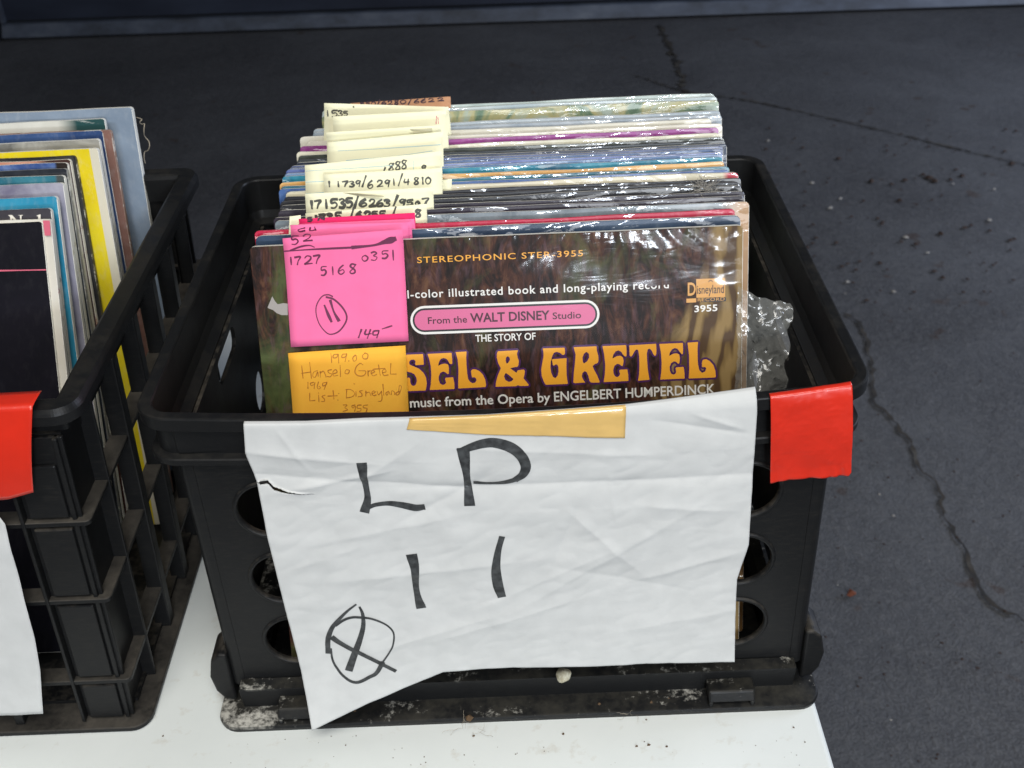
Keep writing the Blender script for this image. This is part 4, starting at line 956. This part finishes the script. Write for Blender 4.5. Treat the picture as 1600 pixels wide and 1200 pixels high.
# tan packing tape along the sign's top
def patch(name, label, cat, pl, TOP_, BOT_, m, dfun, nx=50, ny=14, roll=.0):
    V = []; F = []
    for j in range(ny + 1):
        for i in range(nx + 1):
            a = i / nx; P = interp(TOP_, a).lerp(interp(BOT_, a), j / ny); uv = pl.px(P.x, P.y); V.append(pl.at(uv, dfun(uv, a, j / ny)))
    for j in range(ny):
        for i in range(nx): F.append((j * (nx + 1) + i, (j + 1) * (nx + 1) + i, (j + 1) * (nx + 1) + i + 1, j * (nx + 1) + i + 1))
    if roll:
        k0 = len(V); n0 = nx + 1
        for r_ in range(1, 5):
            for i in range(n0):
                q = Vector(V[i]); q.y += roll * r_ / 4; q.z += .0005 if r_ < 4 else .0001; V.append(q)
        for r_ in range(4):
            for i in range(nx):
                a0 = i if r_ == 0 else k0 + (r_ - 1) * n0 + i; F.append((a0, a0 + 1, k0 + r_ * n0 + i + 1, k0 + r_ * n0 + i))
    o = mesh_obj(name, V, F, m, smooth=True); setp(o, label, cat)
    so = o.modifiers.new('s', 'SOLIDIFY'); so.thickness = .0002; so.offset = 0
    return o
patch('packing_tape', 'tan packing tape over the top edge of the white sign', 'tape', SP, [(0, 641, 645), (.35, 760, 639.5), (.70, 880, 632), (1, 976, 626)], [(0, 637, 658.5), (.13, 682, 661), (.38, 764, 666), (.65, 862, 668.5), (.83, 917, 671), (1, 974, 672)], M_TAN, lambda uv, a, b: paper_d(uv) + .0007 + .0002 * noise.noise(Vector((a * 30, b * 6, 1))), roll=.0026)
# red tape on the right corner
RP = Plane((.17, -.1728, .257), (1, 0, 0), (0, 0, 1))
patch('red_tape_strip', 'red tape folded over the right front corner of the sign crate', 'tape', RP, [(0, 1201, 614), (.5, 1266, 607), (1, 1330, 599.5)], [(0, 1202, 751), (.25, 1232, 745), (.6, 1290, 740), (.92, 1322, 735), (1, 1326, 729)], M_RED,
      lambda uv, a, b: .0016 + .0080 * max(0, 1 - ((uv[0] + .17) / HX) ** 2) * max(.15, 1 - b * .7) + .0022 * math.sin(min(1, b * 1.15) * 3.14) * (.5 + .5 * a) + .0042 * a * a * b + .0005 * noise.noise(Vector((a * 4, b * 5, 2))) + .00035 * abs(noise.noise(Vector((a * 9 + b * 3, b * 16, 5)))) + .0016 * max(0, b - .85) / .15 * noise.noise(Vector((a * 8, 1, 3))) - .001 * max(0, 1 - b * 9) ** 2, nx=60, ny=60, roll=.004)

# ------------------------------------------------------------------ crumbs on the base and the table
def pebble(label, p, r, m, seed, sq=.75):
    bm = bmesh.new(); bmesh.ops.create_icosphere(bm, subdivisions=3, radius=r)
    for v in bm.verts: v.co *= 1 + .35 * noise.noise(v.co / r * 1.1 + Vector((seed, 0, 0))); v.co.z *= sq
    o = bm_obj('pebble', bm, m, smooth=True); o.location = p; setp(o, label, 'pebble'); return o
M_STONE = mat('pale_stone', (.52, .49, .36), .9); n = N(M_STONE); n.base(n.ramp(n.noise(n.coords(), 300, 4), [(.35, (.36, .32, .22)), (.65, (.60, .58, .46))])); n.bump(n.noise(n.coords(), 700, 3), .5, .001)
M_CRUMB = mat('brown_crumb', (.10, .06, .03), .9)
pebble('pale stone chip lying on the crate base below the sign', at_y(880, 1055, -.1775), .0052, M_STONE, 1)
V = []; F = []
rnd = random.Random(4)
def crumb(p, r):
    b0 = len(V); 
    for k in range(5): V.append((p.x + r * math.cos(k * 1.257) * rnd.uniform(.5, 1.3), p.y + r * math.sin(k * 1.257) * rnd.uniform(.5, 1.3), p.z + .0003))
    V.append((p.x, p.y, p.z + r))
    for k in range(5): F.append((b0 + k, b0 + (k + 1) % 5, b0 + 5))
for x, y, r in ((995, 1166, .0013), (1014, 1164, .0014), (1042, 1167, .001), (880, 1147, .001), (740, 1150, .0012), (1010, 1125, .0009), (1240, 1137, .0009), (255, 1150, .0008), (1258, 1160, .0007), (540, 1165, .0007)): crumb(at_z(x, y, 0), r)
for x, y, r in ((936, 1101, .0022), (1018, 1098, .0018), (1045, 1092, .0014), (555, 1112, .0016), (732, 1122, .0030)): crumb(at_z(x, y, .005), r)
for _ in range(40): crumb(at_z(rnd.uniform(360, 1260), rnd.uniform(1150, 1200), 0), rnd.uniform(.0002, .0005))
setp(mesh_obj('crumbs', V, F, M_CRUMB), 'brown crumbs and specks on the table and crate base', 'crumbs', kind='stuff')
fuzz('fluff_wisp', 'wispy dry fluff hanging from the front of the crate base', 'fluff', at_z(735, 1135, .002), .012, 10, M_LINT, 8, rad=.0001)
fuzz('fluff_wisp', 'small wisp of fluff on the base flange right of the stone chip', 'fluff', at_z(985, 1118, .004), .006, 6, M_LINT, 9, rad=.0001)

# ------------------------------------------------------------------ left crate (lattice sided)
LH = .27; LX1 = -.243; LY0, LY1 = -.181, .166; LW = .43
LCX = LX1 - LW / 2; LCY = (LY0 + LY1) / 2; lhx, lhy = LW / 2, (LY1 - LY0) / 2
lc = empty('lattice_crate', (LCX, LCY, 0)); setp(lc, 'black lattice sided crate of records at the left edge of the table', 'crate')
prof = [(.0006, .2675), (.0, .266), (.0, .2600), (.0012, .2590), (.0085, .2585), (.0120, .2560), (.0125, .2480), (.0160, .2475), (.0160, .2660), (.0150, .2690), (.0130, .2700), (.0020, .2700)]
bm_obj('rim', sweep(prof, lhx, lhy, .016, k=14), M_RIM, lc)
ox = lhx - .009; oy = lhy - .002                      # outer faces of the lattice
RZ = (.186, .121, .046)
# ribs: full rings
for z in RZ:
    prof = [(.0, z - .0028), (.0, z), (.0006, z + .0005), (.0125, z + .0005), (.0125, z - .0028)]
    bm_obj('rib', sweep(prof, ox, oy, .004), M_LATT, lc)
prof = [(.0, .0040), (.0008, .0048), (.0245, .0060), (.0245, .0002), (.0008, .0002), (.0, .0012)]
bm_obj('base_flange', sweep(prof, lhx - .0015, lhy + .004, .014), M_LATT, lc)
bm = bmesh.new(); box(bm, -.2, .2, -.155, .155, .0065, .0095)
for i in range(9): box(bm, -.2, .2, -.15 + i * .0375 - .002, -.15 + i * .0375 + .002, .002, .0062)
bm_obj('crate_floor', bm, M_BLACK, lc)
# corner posts with recessed panels
for sx in (-1, 1):
    for sy in (-1, 1):
        bm = bmesh.new()
        xa = lambda a, b: sorted((sx * a, sx * b)); ya = lambda a, b: sorted((sy * a, sy * b))
        x0, x1 = xa(ox - .043, ox - .0405); y0, y1 = ya(oy - .011, oy + .0008); box(bm, x0, x1, y0, y1, .006, .2475)
        x0, x1 = xa(ox - .0025, ox + .0008); y0, y1 = ya(oy - .043, oy - .002); 
        x0, x1 = xa(ox - .0115, ox - .0085); box(bm, x0, x1, y0, y1, .006, .2475)
        x0, x1 = xa(ox + .0008, ox - .011); y0, y1 = ya(oy - .043, oy - .0405); box(bm, x0, x1, y0, y1, .006, .2475)
        x0, x1 = xa(ox - .0405, ox - .006); y0, y1 = ya(oy - .0075, oy - .0045); box(bm, x0, x1, y0, y1, .006, .2475)
        bm_obj('corner_post', bm, M_BLACK, lc, bevel=.0008)
        for k, (za, zb_) in enumerate(((.0065, .0432), (.0475, .1182), (.1225, .1832), (.1875, .232))):
            bm = bmesh.new(); x0, x1 = xa(ox - .0375, ox - .013); y0, y1 = ya(oy - .005, oy - .0015); box(bm, x0, x1, y0, y1, za + .0008, zb_ - .0035)
            bm_obj('post_panel', bm, M_BLACK, lc, bevel=.0012)
# vertical bars along the sides and the front / back
nb = 5
for i in range(1, nb):
    y = -(oy - .042) + (2 * oy - .084) * i / nb
    for sx in (-1, 1):
        bm = bmesh.new(); x0, x1 = sorted((sx * (ox - .0115), sx * (ox + .0010))); box(bm, x0, x1, y - .0050, y + .0050, .006, .2475); bm_obj('bar', bm, M_BLACK, lc, bevel=.0010)
for i in range(1, 7):
    x = -(ox - .042) + (2 * ox - .084) * i / 7
    for sy in (-1, 1):
        bm = bmesh.new(); y0, y1 = sorted((sy * (oy - .0115), sy * (oy + .0010))); box(bm, x - .0035, x + .0035, y0, y1, .006, .2475); bm_obj('bar', bm, M_BLACK, lc, bevel=.0010)
# solid upper band under the rim
prof = [(.0075, .248), (.0075, .232), (.0115, .232), (.0115, .248)]
bm_obj('upper_band', sweep(prof, ox + .0, oy + .0, .008), M_BLACK, lc)

for o_ in lc.children:
    if o_.name.split('.')[0] != 'rim':
        for v_ in o_.data.vertices: v_.co.x *= 1 - .058 * max(0, .25 - v_.co.z) / .25
G2 = 'records standing in the lattice crate'
LS = [
 ('steel', 'tall steel blue sleeve at the very back of the lattice crate', (206, 169), 12.0, [(.3, (.16, .21, .28)), (.7, (.27, .33, .41))], (.60, .63, .66), dict(t=.006, coat=.2, h=.318)),
 ('pine', 'white topped sleeve with a dark green corner in front of the steel blue one', (163, 187), 12.0, [(.35, (.58, .57, .50)), (.65, (.70, .69, .62))], W_, dict(tint_right=(.12, .135, (.02, .07, .07)))),
 ('brownend', 'sleeve with a brown pink right end between green cornered and deep blue ones', (173, 204), 12.0, [(.3, (.16, .08, .06)), (.7, (.28, .15, .12))], (.38, .24, .18), {}),
 ('deepblue', 'deep blue sleeve with a white top edge in the lattice crate', (160, 205), 12.0, [(.35, (.015, .04, .13)), (.65, (.05, .10, .24))], (.45, .52, .60), {}),
 ('mottled', 'mottled grey wrapped sleeve behind the yellow one', (155, 219), 12.2, [(.35, (.05, .05, .05)), (.55, (.28, .27, .24)), (.75, (.60, .58, .52))], CREAM, {}),
 ('yellow', 'yellow sleeve with a broad cream right border', (153, 233), 12.5, [(.3, (.66, .50, .008)), (.7, (.74, .60, .02))], CREAM, dict(tint_right=(.1503, .1507, (.62, .58, .46)), coat=.1)),
 ('jet', 'jet black sleeve directly in front of the yellow one', (118, 244), 15.0, [(.3, (.008, .008, .010)), (.7, (.02, .02, .022))], (.05, .05, .05), {}),
 ('salmon', 'salmon topped sleeve in front of the jet black one', (110, 250), 15.6, [(.35, (.40, .17, .11)), (.65, (.55, .28, .20))], (.55, .35, .28), dict(tint_right=(.13, .14, (.05, .02, .015)))),
 ('cobalt', 'cobalt blue sleeve with a torn white edge in the lattice crate', (105, 256), 16.2, [(.35, (.04, .08, .24)), (.6, (.14, .22, .44)), (.8, (.5, .55, .65))], (.6, .62, .64), dict(tint_right=(.147, .149, (.02, .013, .010)))),
 ('ink', 'blue black sleeve just behind the cream and teal one', (104, 265), 17.0, [(.3, (.01, .012, .018)), (.7, (.03, .035, .045))], (.28, .28, .27), {}),
 ('tealtop', 'cream edged sleeve with a dark teal top band', (100, 275), 18.0, [(.35, (.02, .12, .17)), (.65, (.05, .22, .28))], CREAM, dict(tint_right=(.150, .152, (.06, .07, .07)))),
 ('bone', 'lilac grey wrapped sleeve with a bone white edge', (99, 287), 19.5, [(.35, (.16, .15, .22)), (.65, (.36, .35, .42))], CREAM, dict(coat=1)),
 ('azure', 'azure blue sleeve behind the charcoal one lettered in white serif', (89, 308), 21.5, [(.3, (.02, .22, .36)), (.7, (.05, .32, .48))], (.62, .65, .62), dict(coat=.9)),
 ('charcoal', 'charcoal sleeve with the tops of white serif letters showing', (80, 327), 23.0, [(.3, (.030, .027, .034)), (.7, (.075, .068, .08))], (.40, .40, .38), {}),
 ('pinkend', 'cream sleeve with a rose corner just behind the black one ruled in red', (79, 343.5), 24.6, [(.35, (.60, .56, .48)), (.65, (.68, .66, .60))], (.62, .36, .34), {}),
 ('blackred', 'black sleeve with a thin red line, foremost in the lattice crate', (66, 348.5), 25.2, [(.3, (.004, .004, .007)), (.7, (.008, .007, .012))], (.50, .44, .36), dict(coat=.0, spec=.12, rough=.5, speck=.01)),
]
for i, (key, label, tr, ln, stops, ec, ex) in enumerate(LS):
    ex = dict(ex); tt = ex.pop('t', .0045); hh = ex.pop('h', .314)
    fm = print_mat('print_' + key, stops, seed=i + 40, bump=.4, **ex)
    em = edge_mat('edge_' + key, tuple(c * .8 for c in ec), ec)
    OB[key], PL[key] = make_sleeve(label, G2, tr, tr, R(ln), fm, em, t=tt, h_=hh, bowd=0, seed=i + 60, z0=.012)
pl = PL['blackred']
ik = Ink(); ink_px(ik, pl, [[(-60, 424), (72, 421.5)]], .0011, .0004); ik.build('red_rule', M_PKR, OB['blackred'])
pl = PL['pinkend']; 
poly('rose_corner', [[(68, 344.5), (78.8, 344.5), (80.5, 368), (71, 368)]], pl, M_PKR, OB['pinkend'], .0012)
pl = PL['charcoal']
zl = lambda l: [(x / 7.5, 280 + y / 7.5) for x, y in l]
poly('serif_letter', [zl([(105, 420), (150, 417), (205, 475), (245, 520), (243, 425), (222, 424), (222, 420), (278, 417), (278, 424), (262, 428), (265, 560), (245, 560), (150, 455), (155, 560), (130, 560), (128, 440)])], pl, M_CREAMP, OB['charcoal'], .0014)
poly('serif_letter', [zl([(440, 424), (485, 408), (488, 560), (458, 560), (456, 434), (440, 432)])], pl, M_CREAMP, OB['charcoal'], .0014)
# red tape and white sign on its front
LP_ = Plane((-.30, LY0 - .0006, .27), (1, 0, 0), (0, .004, .25))
patch('red_tape_strip', 'red tape on the front rim of the lattice crate at the left edge', 'tape', LP_, [(0, -70, 640), (1, 52, 634)], [(0, -70, 782), (.7, 15, 776), (1, 55, 764)], M_RED,
      lambda uv, a, b: .0012 + .003 * math.sin(b * 3.0) + .0015 * a * b, nx=24, ny=24, roll=.016)
def lp_d(uv, a, b): return .0020 + .0012 * noise.noise(Vector((uv[0] * 25, uv[1] * 30, 2))) + .0006 * noise.noise(Vector((uv[0] * 70, uv[1] * 60, 5))) + .004 * b * a
def left_sheet():
    V = []; F = []; nx, ny = 60, 60
    RR = [(0, -4, 798), (.1, 10, 815), (.25, 22, 860), (.45, 40, 925), (.65, 58, 990), (.8, 67, 1040), (1, 72, 1104)]
    LL = [(0, -420, 815), (1, -340, 1130)]
    for j in range(ny + 1):
        for i in range(nx + 1):
            P = interp(LL, j / ny).lerp(interp(RR, j / ny), i / nx); uv = LP_.px(P.x, P.y); V.append(LP_.at(uv, lp_d(uv, i / nx, j / ny)))
    for j in range(ny):
        for i in range(nx): F.append((j * (nx + 1) + i, (j + 1) * (nx + 1) + i, (j + 1) * (nx + 1) + i + 1, j * (nx + 1) + i + 1))
    o = mesh_obj('paper_sign', V, F, M_PAPER, smooth=True); setp(o, 'blank edge of a white paper sign on the front of the lattice crate', 'sign')
    so = o.modifiers.new('s', 'SOLIDIFY'); so.thickness = .0002; so.offset = 0
left_sheet()
# loose thread at the back corner of the left stack
def thread(label, pts, Y, r, m):
    cu = bpy.data.curves.new('loose_thread', 'CURVE'); cu.dimensions = '3D'; cu.bevel_depth = r; cu.bevel_resolution = 1
    sp_ = cu.splines.new('NURBS'); sp_.points.add(len(pts) - 1)
    for k, (x, y) in enumerate(pts): q = at_y(x, y, Y + .004 * math.sin(k * 1.9)); sp_.points[k].co = (*q, 1)
    sp_.use_endpoint_u = True; sp_.order_u = 4
    tmp = bpy.data.objects.new('loose_thread', cu); COL.objects.link(tmp); dg = bpy.context.evaluated_depsgraph_get()
    me = bpy.data.meshes.new_from_object(tmp.evaluated_get(dg)); bpy.data.objects.remove(tmp)
    o = bpy.data.objects.new('loose_thread', me); COL.objects.link(o); me.materials.append(m); setp(o, label, 'thread')
thread('tangled tan thread hanging from the back corner of the steel blue sleeve', [(206, 181), (214, 184), (226, 186), (216, 190), (222, 196), (227, 190), (224, 205), (226, 215), (232, 218), (235, 228), (230, 238), (226, 234), (224, 245), (227, 255)], .168, .00035, M_LINT)
